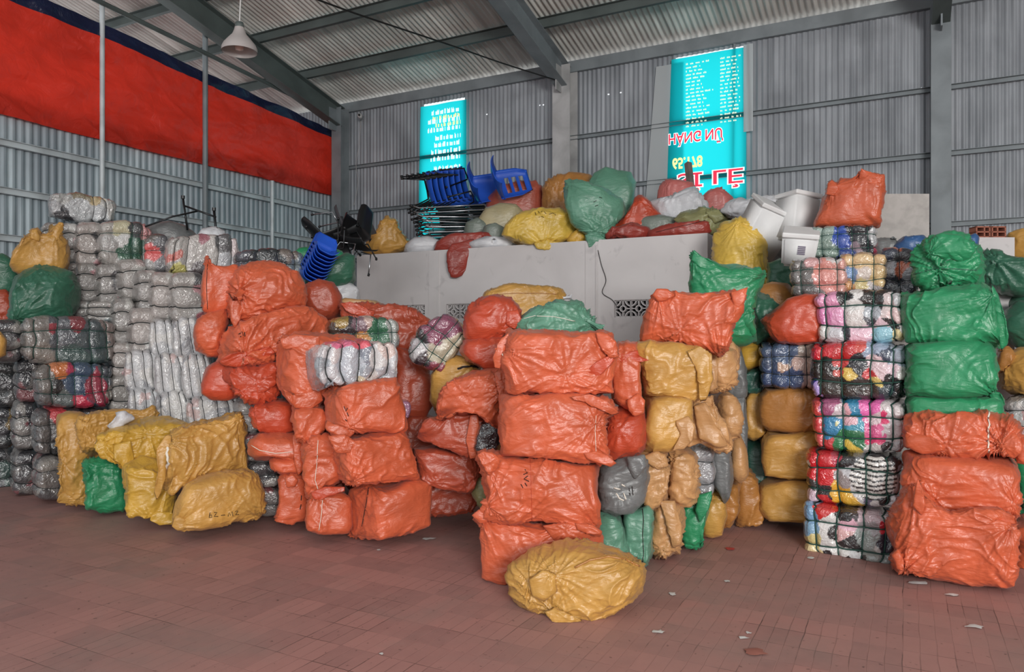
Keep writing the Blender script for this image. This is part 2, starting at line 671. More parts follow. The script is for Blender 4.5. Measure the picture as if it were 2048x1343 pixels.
def conc_mat():
    m, nt, b = new_mat('stained_white_plaster')
    g = nd(nt, 'ShaderNodeNewGeometry').outputs['Position']
    n1 = noise_n(nt, g, 1.1, 5, .4)
    n2 = noise_n(nt, g, 3.2, 7, 1.2)
    cc = mixc(nt, rampf(nt, n1, .4, .7), (*lin((206, 202, 202)), 1), (*lin((190, 186, 186)), 1))
    cc = mixc(nt, rampf(nt, n2, .62, .78, 0, .4), cc, (*lin((112, 108, 112)), 1))
    nt.links.new(cc, b.inputs['Base Color'])
    b.inputs['Roughness'].default_value = .8
    bump(nt, b, n2, .2, .01)
    return m


M_CONC = conc_mat()
vent = [(-6.36, -5.70), (-5.36, -3.44), (-3.02, -2.06)]
mb = MB()
x0, x1 = -6.86, -1.93
zv0, zv1 = 1.82, 2.02
mb.box(((x0 + x1) / 2, YP + .06, zv0 / 2), (x1 - x0, .12, zv0))
mb.box(((x0 + x1) / 2, YP + .06, (zv1 + BT) / 2), (x1 - x0, .12, BT - zv1))
e = [x0] + [c for v in vent for c in v] + [x1]
for i in range(0, len(e), 2):
    mb.box(((e[i] + e[i + 1]) / 2, YP + .06, (zv0 + zv1) / 2), (e[i + 1] - e[i], .12, zv1 - zv0))
mb.box(((x0 + x1) / 2, YP + 1.3, BT - .06), (x1 - x0, 2.36, .12))
mb.box((x0 + .06, YP + 1.3, BT / 2 - .06), (.12, 2.36, BT - .12))
mb.box((x1 - .06, YP + 1.3, BT / 2 - .06), (.12, 2.36, BT - .12))
for x in (-5.55, -3.3):
    mb.box((x, YP - .006, BT / 2 - .01), (.16, .012, BT - .02))
mb.box((-3.235, YP - .012, BT / 2 + .25), (.014, .03, BT - .62))
structure(mb.build('wall_center', M_CONC), 'white plastered low room with bags heaped on its flat roof', 'wall')


def vent_brick(c):
    x, y, z = c
    m = MB()
    s = .1
    m.box((x - s + .006, y, z), (.012, .06, .2)); m.box((x + s - .006, y, z), (.012, .06, .2))
    m.box((x, y, z - s + .006), (.2, .06, .012)); m.box((x, y, z + s - .006), (.2, .06, .012))

    def arc(cx, cz, r, a0, a1, k=9):
        for i in range(k):
            a, b2 = a0 + (a1 - a0) * i / k, a0 + (a1 - a0) * (i + 1) / k
            p, q = (cx + r * math.cos(a), cz + r * math.sin(a)), (cx + r * math.cos(b2), cz + r * math.sin(b2))
            w = .007
            P = []
            for yy in (y - .03, y + .03):
                for (px, pz), rr in ((p, r), (q, r)):
                    for sg in (-1, 1):
                        P.append((cx + (px - cx) * (1 + sg * w / r), yy, cz + (pz - cz) * (1 + sg * w / r)))
            n = len(m.v)
            m.v += P
            m.f += [[n + t for t in q2] for q2 in ((0, 1, 3, 2), (4, 6, 7, 5), (0, 2, 6, 4), (1, 5, 7, 3))]
    for sx_ in (-1, 1):
        for sz_ in (-1, 1):
            a0 = math.atan2(-sz_, -sx_) - math.pi / 4
            arc(x + sx_ * s, z + sz_ * s, .07, a0, a0 + math.pi / 2)
    arc(x, z, .034, 0, 2 * math.pi, 14)
    for sx_, sz_ in ((1, 0), (-1, 0), (0, 1), (0, -1)):
        m.box((x + sx_ * .065, y, z + sz_ * .065), (.062 if sx_ else .012, .06, .062 if sz_ else .012))
    return m


vb = None
for a, b in vent:
    n = round((b - a) / .2)
    for k in range(n):
        x = a + (k + .5) * (b - a) / n
        if vb is None:
            vb = vent_brick((0, 0, 0)).build('ventilation_brick', M_CONC, loc=(0, 0, 0))
            o = vb
        else:
            o = vb.copy(); col.objects.link(o)
        o.location = (x, YP + .06, (zv0 + zv1) / 2)
        tag(o, 'openwork concrete ventilation brick set in the low room wall', 'ventilation brick', 'openwork ventilation bricks in the low room wall')

# ------------------------------------------------------------------ soft goods
RNG = random.Random(7)
ALL = {}


def parse(s):
    if s.startswith('b '):
        v = [float(x) for x in s.split()[1:]]
        n = v[4] if len(v) > 4 else 5
        t = np.arange(40) / 40 * 2 * math.pi
        c, d = np.cos(t), np.sin(t)
        k = (np.abs(c) ** n + np.abs(d) ** n) ** (-1 / n)
        return np.stack([(v[0] + v[2]) / 2 + (v[2] - v[0]) / 2 * k * c, (v[1] + v[3]) / 2 + (v[3] - v[1]) / 2 * k * d], 1)
    return np.array([[float(x) for x in p.split(',')] for p in s.split()])


def radial(poly, c, th):
    """distance from c to the outline in direction th (farthest crossing)"""
    A = poly - c
    B = np.roll(A, -1, 0)
    d = np.stack([np.cos(th), np.sin(th)], 1)
    e = B - A
    den = d[:, 0:1] * e[None, :, 1] - d[:, 1:2] * e[None, :, 0]
    den = np.where(np.abs(den) < 1e-9, 1e-9, den)
    t = (A[None, :, 0] * e[None, :, 1] - A[None, :, 1] * e[None, :, 0]) / den
    s = (A[None, :, 0] * d[:, 1:2] - A[None, :, 1] * d[:, 0:1]) / den
    ok = (s >= -1e-6) & (s <= 1 + 1e-6) & (t > 0)
    return np.where(ok, t, 0).max(1)


def body(poly, D, t, yaw=0, pitch=0, roll=0, n=5, step=3.0, seed=0, base=None, lump=.05, cut=None, grow=2.2):
    """a soft box of real depth whose front silhouette follows the outline. Returns geometry dict"""
    poly = parse(poly) if isinstance(poly, str) else poly
    c = (poly.min(0) + poly.max(0)) / 2
    rr0 = np.linalg.norm(poly - c, axis=1, keepdims=True)
    poly = c + (poly - c) * (1 + grow / np.maximum(rr0, 8))
    lo, hi = poly.min(0), poly.max(0)
    Wp, Hp = (hi - lo)
    c = (lo + hi) / 2
    # yaw is counted from facing the open middle of the hall, where the picture was taken
    y_, r_, p_ = math.radians(yaw) - math.atan((c[0] - CX) / FPX), math.radians(roll), math.radians(pitch)
    mpp = D / FPX
    Wm, Hm = Wp * mpp, Hp * mpp
    cr, sr = abs(math.cos(r_)), abs(math.sin(r_))
    if sr > .05:
        dt = cr * cr - sr * sr
        if abs(dt) > .3:
            w0, h0 = (Wm * cr - Hm * sr) / dt, (Hm * cr - Wm * sr) / dt
            w0, h0 = max(w0, .45 * Wm), max(h0, .45 * Hm)
        else:
            w0, h0 = Wm * .78, Hm * .78
    else:
        w0, h0 = Wm, Hm
    w = max(.35 * w0, (w0 - t * abs(math.sin(math.radians(yaw)))) / math.cos(y_) * (1 if abs(yaw) < 30 else 1))
    h = max(.5 * h0, h0 - .5 * t * abs(math.sin(p_)))
    nx = int(np.clip(w / mpp / step, 8, 130))
    nz = int(np.clip(h / mpp / step, 8, 110))
    ny = int(np.clip(t / mpp / (step * (1.2 if abs(yaw) > 9 else 2.2)), 6, 60))
    ijk, idx, F = lattice(nx, ny, nz)
    P = ijk / np.array([nx, ny, nz]) * 2 - 1
    P = np.sin(P * math.pi / 2 * .82) / math.sin(math.pi / 2 * .82)
    Q = P / (np.sum(np.abs(P) ** n, 1, keepdims=True) ** (1 / n))
    hd = np.array([w, t, h]) / 2
    L = Q * hd
    L = L + lump * min(w, h) * np.stack([noise(Q * 1.3 + seed, seed + k) for k in range(3)], 1)
    # local axes
    Rr = np.array([[math.cos(r_), 0, math.sin(r_)], [0, 1, 0], [-math.sin(r_), 0, math.cos(r_)]])
    Rp = np.array([[1, 0, 0], [0, math.cos(p_), -math.sin(p_)], [0, math.sin(p_), math.cos(p_)]])
    X = R_ * math.cos(y_) + F_ * math.sin(y_)
    Y = -R_ * math.sin(y_) + F_ * math.cos(y_)
    Ax = np.stack([X, Y, U_], 1)
    Rt = Ax @ Rp @ Rr
    ext = abs(w / 2 * math.sin(y_)) + abs(t / 2 * math.cos(y_))
    C = W(c[0], c[1], D + ext)
    V = L @ Rt.T + C
    u, v, dep = proj(V)
    # outline fit in the plane facing the viewer
    du, dv = u - c[0], v - c[1]
    th = np.arctan2(dv, du)
    rr = np.hypot(du, dv)
    nb = 240
    bins = ((th + math.pi) / (2 * math.pi) * nb).astype(int) % nb
    own = np.zeros(nb)
    np.maximum.at(own, bins, rr)
    for _ in range(6):
        own = np.where(own == 0, (np.roll(own, 1) + np.roll(own, -1)) / 2, own)
    own = np.maximum(own, np.maximum(np.roll(own, 1), np.roll(own, -1)) * .985)
    ths = -math.pi + (np.arange(nb) + .5) / nb * 2 * math.pi
    tgt = radial(poly, c, ths)
    bad = tgt <= 0
    tgt[bad] = own[bad] * .5
    s = tgt / np.maximum(own, 1e-6)
    sv = np.interp(th, np.concatenate([ths - 2 * math.pi, ths, ths + 2 * math.pi]), np.tile(s, 3))
    ov = np.interp(th, np.concatenate([ths - 2 * math.pi, ths, ths + 2 * math.pi]), np.tile(own, 3))
    rho = np.clip(rr / np.maximum(ov, 1e-6), 0, 1)
    # sharp tips only move the rim, broad differences move everything
    k = np.ones(31) / 31
    sm = np.convolve(np.tile(s, 3), k, 'same')[nb:2 * nb]
    smv = np.interp(th, np.concatenate([ths - 2 * math.pi, ths, ths + 2 * math.pi]), np.tile(sm, 3))
    se = 1 + (smv - 1) * rho ** .7 + (sv - smv) * rho ** 4
    ddu, ddv = du * (se - 1), dv * (se - 1)
    V = V + np.outer(ddu * dep / FPX, R_) - np.outer(ddv * dep / FPX, U_)
    # thin out the pulled tips
    tip = np.clip(sv / np.maximum(smv, .2) - 1.03, 0, 1) * rho ** 4
    rel = (V - C) @ F_
    V = V - np.outer(rel * np.clip(tip * 2.2, 0, .8), F_)
    return dict(V=V, F=F, P=P, Q=Q, hd=hd, idx=idx, ijk=ijk, n=(nx, ny, nz), c=c, C=C, L=L, rho=rho, poly=poly, mpp=mpp, seed=seed, tip=tip)


def settle(V, base):
    if base is None:
        base_z, force = 0.0, False
    else:
        base_z, force = base, True
    z = V[:, 2]
    lo, hi = z.min(), z.max()
    if force and lo > base_z:
        mid = (lo + hi) / 2
        m = z < mid
        z[m] = mid - (mid - z[m]) * (mid - base_z) / (mid - lo)
    V[:, 2] = np.maximum(z, base_z + .001)
    return V


def wrinkles(g, amp, ang, gathers=()):
    q = g['L'] + g['seed'] * 3.7
    a = math.radians(ang)
    e1 = q[:, 0] * math.cos(a) + q[:, 2] * math.sin(a)
    e2 = -q[:, 0] * math.sin(a) + q[:, 2] * math.cos(a)
    e3 = q[:, 1]
    s = g['seed']
    wv = .9 * fbm(np.stack([e1 * 4, e2 * 4, e3 * 4], 1), s + 50, 2)
    A = noise(np.stack([e1 * 2.4 + wv, e2 * 12 + wv * 2.0, e3 * 7], 1), s + 1)
    B = noise(np.stack([e1 * 5 + wv, e2 * 27 + wv * 3, e3 * 14], 1), s + 2)
    Cn = noise(np.stack([e2 * 2.6 + e1 * 1.5 + wv, e1 * 13 - e2 * 5 + wv * 2.5, e3 * 8], 1), s + 3)
    m1 = np.clip(.42 + 1.3 * noise(np.stack([e1 * 3, e2 * 3, e3 * 3], 1), s + 4), 0, 1)
    m2 = np.clip(.18 + 1.4 * noise(np.stack([e1 * 3.5, e2 * 3.5, e3 * 3], 1), s + 6), 0, 1)
    rd = lambda x: (1 - np.abs(x)) ** 5
    h = .015 * (rd(A) - .25) * m1 + .006 * (rd(B) - .25) * m2 + .013 * (rd(Cn) - .25) * m2 * (1 - m1 * .6) + .015 * noise(q * 3.4, s + 8)
    h = h + .0012 * noise(q * 45, s + 9)
    u, v, dep = proj(g['V'])
    pts = list(gathers)
    poly = g['poly']
    if len(poly) < 30:
        nn = len(poly)
        for i in range(nn):
            a_, b_ = poly[i - 1] - poly[i], poly[(i + 1) % nn] - poly[i]
            cs = (a_ @ b_) / (np.linalg.norm(a_) * np.linalg.norm(b_) + 1e-9)
            if cs > 0:
                pts.append((poly[i][0], poly[i][1], .45))
    size = max(np.ptp(poly[:, 0]), np.ptp(poly[:, 1]))
    for p in pts:
        wgt = (p[2] if len(p) > 2 else 1.3)
        dx, dy = u - p[0], v - p[1]
        r = np.hypot(dx, dy)
        an = np.arctan2(dy, dx)
        kk = 9 + (int(abs(p[0])) % 4) * 2
        q2 = np.stack([np.cos(an) * 4.2, np.sin(an) * 4.2, r * .012 + s], 1)
        fold = (1 - np.abs(noise(q2, s + 12))) ** 3 - .35 + .5 * ((1 - np.abs(noise(q2 * 2.1, s + 13))) ** 3 - .3)
        h = h + wgt * .012 * fold * np.exp(-r / (.26 * size)) * np.clip(r / 5, 0, 1)
    h = h * amp
    bump_lim = 1.3 * min(1.0, np.min(g['hd']) / .09)
    N = vnormals(g['V'], g['F'])
    g['V'] = g['V'] + N * (h * bump_lim * (1 - .6 * np.clip(g['tip'] * 2, 0, 1)))[:, None]
    return g


def S(c, label, poly, D, t, yaw=0, key=None, amp=1.0, ang=None, n=None, base=None, group=None, cat='sack', name='sack', gathers=(), pitch=0, roll=0, step=3.0, lump=.05):
    seed = len(ALL) + 1
    g = body(poly, D, t, yaw, pitch, roll, n if n else 5.2, step, seed, base, lump)
    ang = RNG.choice([-50, -25, 10, 30, 60]) if ang is None else ang
    wrinkles(g, amp, ang, gathers)
    g['V'] = settle(g['V'], base)
    o = mesh_obj(name, g['V'], g['F'], sack_mat(c))
    tag(o, label, cat, group)
    g['obj'] = o
    ALL[key or label] = g
    return g


PAL = dict(
    silver=[((168, 164, 160), 6), ((150, 146, 144), 4), ((190, 188, 186), 3), ((88, 84, 84), 2), ((196, 140, 140), 1), ((60, 58, 62), 1), ((214, 210, 206), 2)],
    pinkish=[((172, 164, 160), 5), ((196, 150, 150), 3), ((160, 88, 96), 1), ((80, 76, 78), 2), ((200, 196, 190), 3)],
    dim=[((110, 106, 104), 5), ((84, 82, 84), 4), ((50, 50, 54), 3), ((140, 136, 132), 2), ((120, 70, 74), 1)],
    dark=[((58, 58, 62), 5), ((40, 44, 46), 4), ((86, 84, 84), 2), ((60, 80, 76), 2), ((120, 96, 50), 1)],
    bright=[((196, 196, 196), 5), ((150, 152, 156), 4), ((224, 220, 216), 3), ((110, 108, 110), 2), ((204, 160, 160), 1)],
    navy=[((28, 32, 48), 5), ((44, 52, 70), 3), ((150, 150, 156), 2), ((180, 90, 60), 1), ((70, 70, 76), 2)],
    ridged=[((192, 192, 194), 6), ((178, 178, 180), 4), ((206, 204, 202), 3), ((150, 150, 154), 1), ((196, 172, 170), 1)],
    blue=[((62, 84, 116), 6), ((84, 104, 136), 3), ((214, 180, 160), 1)],
    greys=[((150, 152, 156), 5), ((128, 130, 134), 3)])


def paint(g, pal, seeds, cell):
    q = g['L']
    s = g['seed']
    wp = .035 * np.stack([fbm(q * 9 + k * 7, s + k, 3) for k in range(3)], 1)
    x = q + wp
    if seeds:
        # seeds: list of (u 0..1 left to right, v 0..1 top to bottom, colour, radius-weight)
        uu = (x[:, 0] / g['hd'][0] + 1) / 2
        vv = (1 - x[:, 2] / g['hd'][2]) / 2
        asp = g['hd'][0] / g['hd'][2]
        best = np.full(len(x), 1e9)
        out = np.zeros((len(x), 3))
        for sd in seeds:
            wt = sd[3] if len(sd) > 3 else 1
            d = ((uu - sd[0]) ** 2 * asp * asp + (vv - sd[1]) ** 2) / wt ** 2
            m = d < best
            best[m] = d[m]
            out[m] = lin(sd[2])
        return out
    r = random.Random(s)
    hd = g['hd']
    k = int(np.clip(8 * hd[0] * hd[1] * hd[2] / cell ** 3 * 1.3 + 6, 8, 60))
    cs = [c for c, w in pal for _ in range(w)]
    best = np.full(len(x), 1e9)
    out = np.zeros((len(x), 3))
    for _ in range(k):
        p = np.array([r.uniform(-1, 1), r.uniform(-1, 1), r.uniform(-1, 1)]) * hd
        p[r.choice([0, 1, 1, 2])] = r.choice([-1, 1]) * hd[r.choice([0, 1, 2])]
        sc = np.array([r.uniform(.6, 1.5), 1, r.uniform(.6, 1.5)])
        d = (((x - p) * sc) ** 2).sum(1)
        m = d < best
        best[m] = d[m]
        out[m] = lin(r.choice(cs))
    return out


def B(label, poly, D, t, yaw=0, vsx=(), hsz=(-.34, .34), pal='silver', seeds=None, cell=.16, groove=.013, key=None, group=None, base=None, pitch=0, roll=0, n=7, step=2.4, rad=.0032, strap=None, crumple=1.0, ysy=(), cat='bale', name='clothes_bale', stripes=None):
    seed = len(ALL) + 1
    g = body(poly, D, t, yaw, pitch, roll, n, step, seed, base, .035)
    P, hd = g['P'], g['hd']
    h = np.zeros(len(P))
    nx, ny, nz = g['n']
    ga, gj = g['ijk'] / np.array([nx, ny, nz]) * 2 - 1, None

    def snap(val, nn):
        return int(round((val + 1) / 2 * nn))

    def coord(i, nn):
        a = i / nn * 2 - 1
        return math.sin(a * math.pi / 2 * .82) / math.sin(math.pi / 2 * .82)
    for axis, lst in ((0, vsx), (2, hsz), (1, ysy)):
        if not lst:
            continue
        nn = (nx, ny, nz)[axis]
        pos = [coord(snap(v, nn), nn) for v in lst]
        side = np.abs(P[:, axis]) < .995
        x = P[:, axis] * hd[axis]
        for p in pos:
            h -= groove * np.exp(-np.abs((x - p * hd[axis]) / .022) ** 1.3) * side
        ed = sorted([-1] + pos + [1])
        for a, b in zip(ed[:-1], ed[1:]):
            m = (P[:, axis] >= a) & (P[:, axis] <= b)
            tt = (P[m, axis] - a) / (b - a) * 2 - 1
            h[m] += .009 * (1 - tt ** 4) * side[m]
    q = g['L'] + seed * 2.3
    wv = fbm(q * 6, seed, 2)
    h += crumple * (.005 * noise(q * 11, seed + 3) + .005 * ((1 - np.abs(noise(q * np.array([20, 12, 9]) + wv[:, None], seed + 5))) ** 3 - .3) + .003 * noise(q * 38, seed + 6))
    N = vnormals(g['V'], g['F'])
    g['V'] = settle(g['V'] + N * h[:, None], base)
    colr = paint(g, PAL[pal] if isinstance(pal, str) else pal, seeds, cell)
    if stripes:
        uu = (g['L'][:, 0] / hd[0] + 1) / 2
        vv = (1 - g['L'][:, 2] / hd[2]) / 2
        m = ((uu - stripes[0]) ** 2 * 3 + (vv - stripes[1]) ** 2) < stripes[2] ** 2
        st = np.sin((vv * 1.0 + .35 * np.abs(uu - stripes[0])) * stripes[3]) > .2
        colr[m] = np.where(st[m, None], np.array(lin((30, 30, 34))), np.array(lin((220, 218, 214))))
    o = mesh_obj(name, g['V'], g['F'], M_WRAP, colors=colr)
    tag(o, label, cat, group)
    g['obj'] = o
    N = vnormals(g['V'], g['F'])
    idx = g['idx']

    def loop(axis, val):
        nn = (nx, ny, nz)[axis]
        i = snap(val, nn)
        oth = [k for k in range(3) if k != axis]
        na, nb = (nx, ny, nz)[oth[0]], (nx, ny, nz)[oth[1]]
        per = [(a, 0) for a in range(na)] + [(na, b) for b in range(nb)] + [(a, nb) for a in range(na, 0, -1)] + [(0, b) for b in range(nb, 0, -1)]
        ids = []
        for a, b in per:
            t3 = [0, 0, 0]
            t3[axis], t3[oth[0]], t3[oth[1]] = i, a, b
            ids.append(idx[tuple(t3)])
        ids = np.array(ids)
        pts = g['V'][ids] + N[ids] * .004
        for _ in range(3):
            pts = (np.roll(pts, 1, 0) + 2 * pts + np.roll(pts, -1, 0)) / 4
        pts = pts + N[ids] * .002
        pts[:, 2] = np.maximum(pts[:, 2], .006)
        st = max(1, len(pts) // 90)
        mb = MB().tube(pts[::st], rad, 5, closed=True)
        mb.build('strap', strap or M_STRAPD, o, smooth=True)
    for v in vsx:
        loop(0, v)
    for v in hsz:
        loop(2, v)
    for v in ysy:
        loop(1, v)
    ALL[key or label] = g
    return g


def bvh(g):
    if 'bvh' not in g:
        g['bvh'] = BVHTree.FromPolygons(g['V'].tolist(), g['F'].tolist())
    return g['bvh']


def on(g, u, v, off=.003):
    d = Vector(F_ + (u - CX) / FPX * R_ + (CY - v) / FPX * U_).normalized()
    loc, nrm, i, dist = bvh(g).ray_cast(Vector(EYEP), d)
    if loc is None:
        return None
    if nrm.dot(d) > 0:
        nrm = -nrm
    return np.array(loc + nrm * off)


def line_on(g, pts, r, mat, name, label=None, dens=5):
    """a thread, seam or pen stroke lying on a bag, through the listed picture points"""
    if isinstance(pts, str):
        pts = [[tuple(map(float, p.split(','))) for p in st.split()] for st in pts.split('/')]
    mb = MB()
    for st in pts:
        st = np.array(st, float)
        out = []
        for a, b in zip(st[:-1], st[1:]):
            k = max(1, int(np.hypot(*(b - a)) / dens))
            for i in range(k):
                out.append(a + (b - a) * i / k)
        out.append(st[-1])
        P3 = [on(g, x, y, r * .6) for x, y in out]
        P3 = [p for p in P3 if p is not None]
        if len(P3) >= 2:
            mb.tube(P3, r, 5)
    if mb.v:
        o = mb.build(name, mat, g['obj'], smooth=True)
        if label:
            o['label'] = label
        return o


def knot(g, u, v, r, c, name='tied_neck', dirn=(0, 0, 1), L=.08):
    """gathered tuft of fabric sticking out of a bag"""
    p = on(g, u, v, 0)
    if p is None:
        return
    dr = np.array(dirn[0] * R_ + dirn[1] * F_ + dirn[2] * U_, float)
    dr /= np.linalg.norm(dr)
    e = np.cross(dr, [.3, .5, .8]); e /= np.linalg.norm(e); f = np.cross(dr, e)
    V, F = [], []
    m, k = 9, 28
    s = int(u + v)
    for i in range(m):
        t = i / (m - 1)
        rad = r * (1.1 - 1.6 * t + 2.2 * t * t)
        for j in range(k):
            w = 2 * math.pi * j / k
            rr = rad * (1 + .28 * math.cos(5 * w + s) * (.4 + t) + .12 * math.cos(11 * w + s * 2))
            V.append(p - dr * L * .25 + dr * L * 1.2 * t * (1 + .18 * math.sin(3 * w + s)) + e * rr * math.cos(w) + f * rr * .6 * math.sin(w))
    for i in range(m - 1):
        for j in range(k):
            F.append([i * k + j, i * k + (j + 1) % k, (i + 1) * k + (j + 1) % k, (i + 1) * k + j])
    F.append([(m - 1) * k + j for j in range(k)])
    return mesh_obj(name, np.array(V), F, sack_mat(c), g['obj'])




def flap(g, poly, c, t=.05, name='loose_flap', fwd=.0, amp=1.4, gathers=()):
    """a loose ear, mouth or fold of the sack's own fabric, a part of that sack"""
    pl = parse(poly)
    ctr = (pl.min(0) + pl.max(0)) / 2
    ds = []
    for q in [ctr] + [ctr * .3 + p * .7 for p in pl] + [ctr * .6 + p * .4 for p in pl]:
        h = on(g, q[0], q[1], 0)
        if h is not None:
            ds.append(proj(h[None])[2][0])
    D = (min(ds) if ds else proj(g['V'].mean(0)[None])[2][0]) - fwd
    f = body(pl, D - t * .55, t, 0, 0, 0, 2.6, 1.6, int(ctr[0] * 3 + ctr[1]), None, .06, grow=.6)
    wrinkles(f, amp, RNG.choice([-50, 20, 60]), gathers)
    f['V'][:, 2] = np.maximum(f['V'][:, 2], .002)
    return mesh_obj(name, f['V'], f['F'], sack_mat(c), g['obj'])


def roof_rest(g):
    """keeps a sack that spills over the edge out of the roof slab it lies on"""
    V = g['V']
    m = V[:, 1] > YP - .02
    V[m, 2] = np.maximum(V[m, 2], BT + .004)
    o = g['obj']
    L = V - np.array(o.location)
    o.data.vertices.foreach_set('co', L.astype(np.float32).ravel())
    o.data.update()
    g.pop('bvh', None)
# ------------------------------------------------------------------ middle: the stack of orange sacks nearest the camera
GF = 'orange sacks of the tall front stack'
f1 = S('orange', 'topmost orange sack of the tall front stack, torn ear at its right', '1014,700 1014,680 1018,662 1060,664 1110,668 1205,664 1222,674 1234,695 1228,712 1224,770 1226,786 1180,789 1120,791 1016,786 1014,740 1004,722', 4.75, .42, 6, 'F1', 1.15, 35, step=2.4, gathers=[(1225, 700), (1130, 745), (1010, 700)], group=GF)
f2 = S('orange', 'second orange sack from the top of the front stack, with folded flap', '1004,790 1120,787 1180,786 1215,800 1236,822 1208,832 1210,900 1226,926 1190,922 1100,918 1003,911 1003,850', 4.72, .44, 4, 'F2', 1.2, 25, step=2.4, gathers=[(1228, 822), (1215, 910), (1190, 850)], group=GF)
f3 = S('orange', 'third orange sack down the front stack with marker writing, ears both ends', '957,915 965,904 982,903 1005,913 1100,916 1196,926 1199,1058 1160,1050 1100,1046 1000,1038 966,1022 980,990 972,955 964,935', 4.70, .46, -3, 'F3', 1.3, -20, step=2.4, gathers=[(975, 930), (1196, 1055), (975, 1010)], group=GF)
f4 = S('orange', 'lowest orange sack of the front stack, standing on the bricks', '946,1035 955,1022 975,1024 1000,1035 1100,1045 1165,1050 1203,1075 1195,1160 1120,1176 1040,1172 1000,1168 962,1158 963,1060', 4.72, .5, -3, 'F4', 1.2, 50, step=2.4, gathers=[(1120, 1060), (965, 1035)], group=GF)
line_on(f3, '1050,938 1055,945 1047,948/1056,951 1048,957 1058,962/1050,965 1054,972/1046,975 1042,968', .003, M_INK, 'handwriting')
line_on(f1, '1005,668 1003,690 1006,710', .004, M_STRING, 'seam_thread', 'white seam thread')
line_on(f2, '1192,830 1190,860 1192,905', .0022, M_STRING, 'seam_thread', 'pale seam thread')
line_on(f3, '1060,905 1062,960 1064,1040', .0018, sack_mat('red_orange'), 'seam')
y0 = S('ochre', 'slumped mustard sack lying alone on the floor before the orange stack', '1013,1150 1020,1132 1045,1112 1075,1092 1130,1078 1180,1081 1265,1111 1284,1130 1286,1160 1282,1185 1255,1203 1230,1222 1185,1240 1162,1252 1112,1252 1085,1232 1045,1215 1025,1190', 4.12, .42, -8, 'Y0', 1.1, 30, n=3.0, step=2.2, gathers=[(1105, 1225), (1060, 1165), (1270, 1125), (1110, 1150)], base=0.0)
line_on(y0, '1150,1135 1180,1120 1215,1113 1250,1118 1278,1132', .006, sack_mat('brown'), 'fold_edge')
# second column, just behind and right of the front stack
S('orange', 'narrow orange sack standing on end right of the topmost front sack', '1222,692 1240,684 1272,686 1278,715 1282,760 1289,818 1270,828 1240,812 1222,800', 4.98, .42, 0, 'G1', 1.3, 60, gathers=[(1285, 815), (1245, 712)])
S('red_orange', 'crumpled red orange sack end between front stack and tan sacks', '1212,830 1250,812 1286,818 1291,860 1286,893 1262,914 1225,914 1208,900', 4.98, .45, 0, 'G2', 1.5, 20, n=3, gathers=[(1240, 860)])
GT = 'tan sacks of the row running back from the front stack'
S('ochre', 'long mustard sack at the top of the tan row, under the orange pillow sack', '1268,690 1300,684 1402,690 1421,720 1412,790 1385,806 1330,797 1288,790 1280,740', 5.05, .42, 8, 'T1', 1.0, 20, gathers=[(1395, 730)], group=GT)
S('ochre', 'mustard sack second down the tan row, seam across its face', '1286,788 1335,782 1384,800 1386,860 1370,885 1350,897 1290,902 1286,850', 5.02, .45, 8, 'T2', 1.0, -25, gathers=[(1350, 840)], group=GT)
S('tan', 'folded tan sack mouth hanging beside the upper mustard sack', '1398,690 1440,692 1466,705 1470,765 1448,783 1420,786 1400,770 1408,720', 5.45, .42, 10, 'T3', 1.6, 60, n=3.2, gathers=[(1415, 700), (1455, 770)])
S('tan', 'tan sack with loose drape hanging over the silver bale end', '1345,805 1392,786 1425,788 1440,830 1460,892 1430,894 1400,882 1385,888 1360,896 1372,850', 5.3, .3, 14, 'T4', 1.7, 70, n=3, gathers=[(1385, 815), (1455, 890)])
S('tan', 'rounded tan sack end right of the draped tan sack', '1424,790 1455,782 1474,795 1482,830 1480,868 1455,880 1436,865 1425,830', 5.6, .4, 10, 'T5', 1.5, 20, n=3, gathers=[(1465, 835)])
S('tan', 'tan sack with a twisted mouth resting on the green sacks', '1284,908 1310,898 1332,900 1340,925 1337,970 1335,1000 1320,1016 1300,1024 1283,1004', 5.08, .42, 0, 'T6', 1.6, 10, n=3.4, gathers=[(1325, 925), (1300, 965)])
S('tan', 'wrinkled tan sack right of the twisted mouth one', '1335,905 1350,892 1374,890 1390,910 1394,950 1393,1000 1375,1010 1350,1010 1335,985', 5.25, .42, 0, 'T7', 1.7, 40, n=3.4, gathers=[(1383, 955), (1345, 920)])
gs = S('grey', 'grey sack with torn white corner between orange stack and tan sacks', '1196,935 1225,918 1262,910 1288,912 1292,950 1284,1000 1262,1020 1225,1024 1196,1012', 4.98, .42, 5, 'GS', 1.1, -30, gathers=[(1235, 985), (1285, 915)])
line_on(gs, '1232,985 1238,996 1248,1000/1228,975 1240,978/1247,985 1252,998/1243,968 1250,972', .005, M_STRING, 'torn_patch', 'frayed white tear')
line_on(gs, '1258,975 1260,990/1264,972 1266,990', .003, M_INK, 'handwriting')
S('pale_green', 'pale green sack partly hidden behind the slumped mustard sack', '1194,1028 1215,1021 1240,1030 1250,1060 1250,1125 1215,1125 1196,1110', 4.95, .4, 0, 'GA', 1.1, 10)
gb = S('pale_green', 'tall pale green sack on the floor, its seam facing out', '1244,1020 1262,1010 1298,1003 1306,1020 1306,1100 1297,1118 1284,1137 1262,1120 1250,1090', 4.98, .4, 0, 'GB', 1.1, 5, gathers=[(1288, 1130)])
line_on(gb, '1285,1012 1287,1040 1285,1070 1287,1105 1285,1128', .003, M_INK, 'seam')
S('tan', 'tan sack bottom of the row with a dark hollow in its fold', '1304,1010 1345,994 1360,1020 1364,1070 1358,1105 1335,1118 1310,1112 1302,1098', 5.15, .42, 0, 'TB', 1.7, 80, n=3.6, gathers=[(1350, 1065), (1325, 1105)])
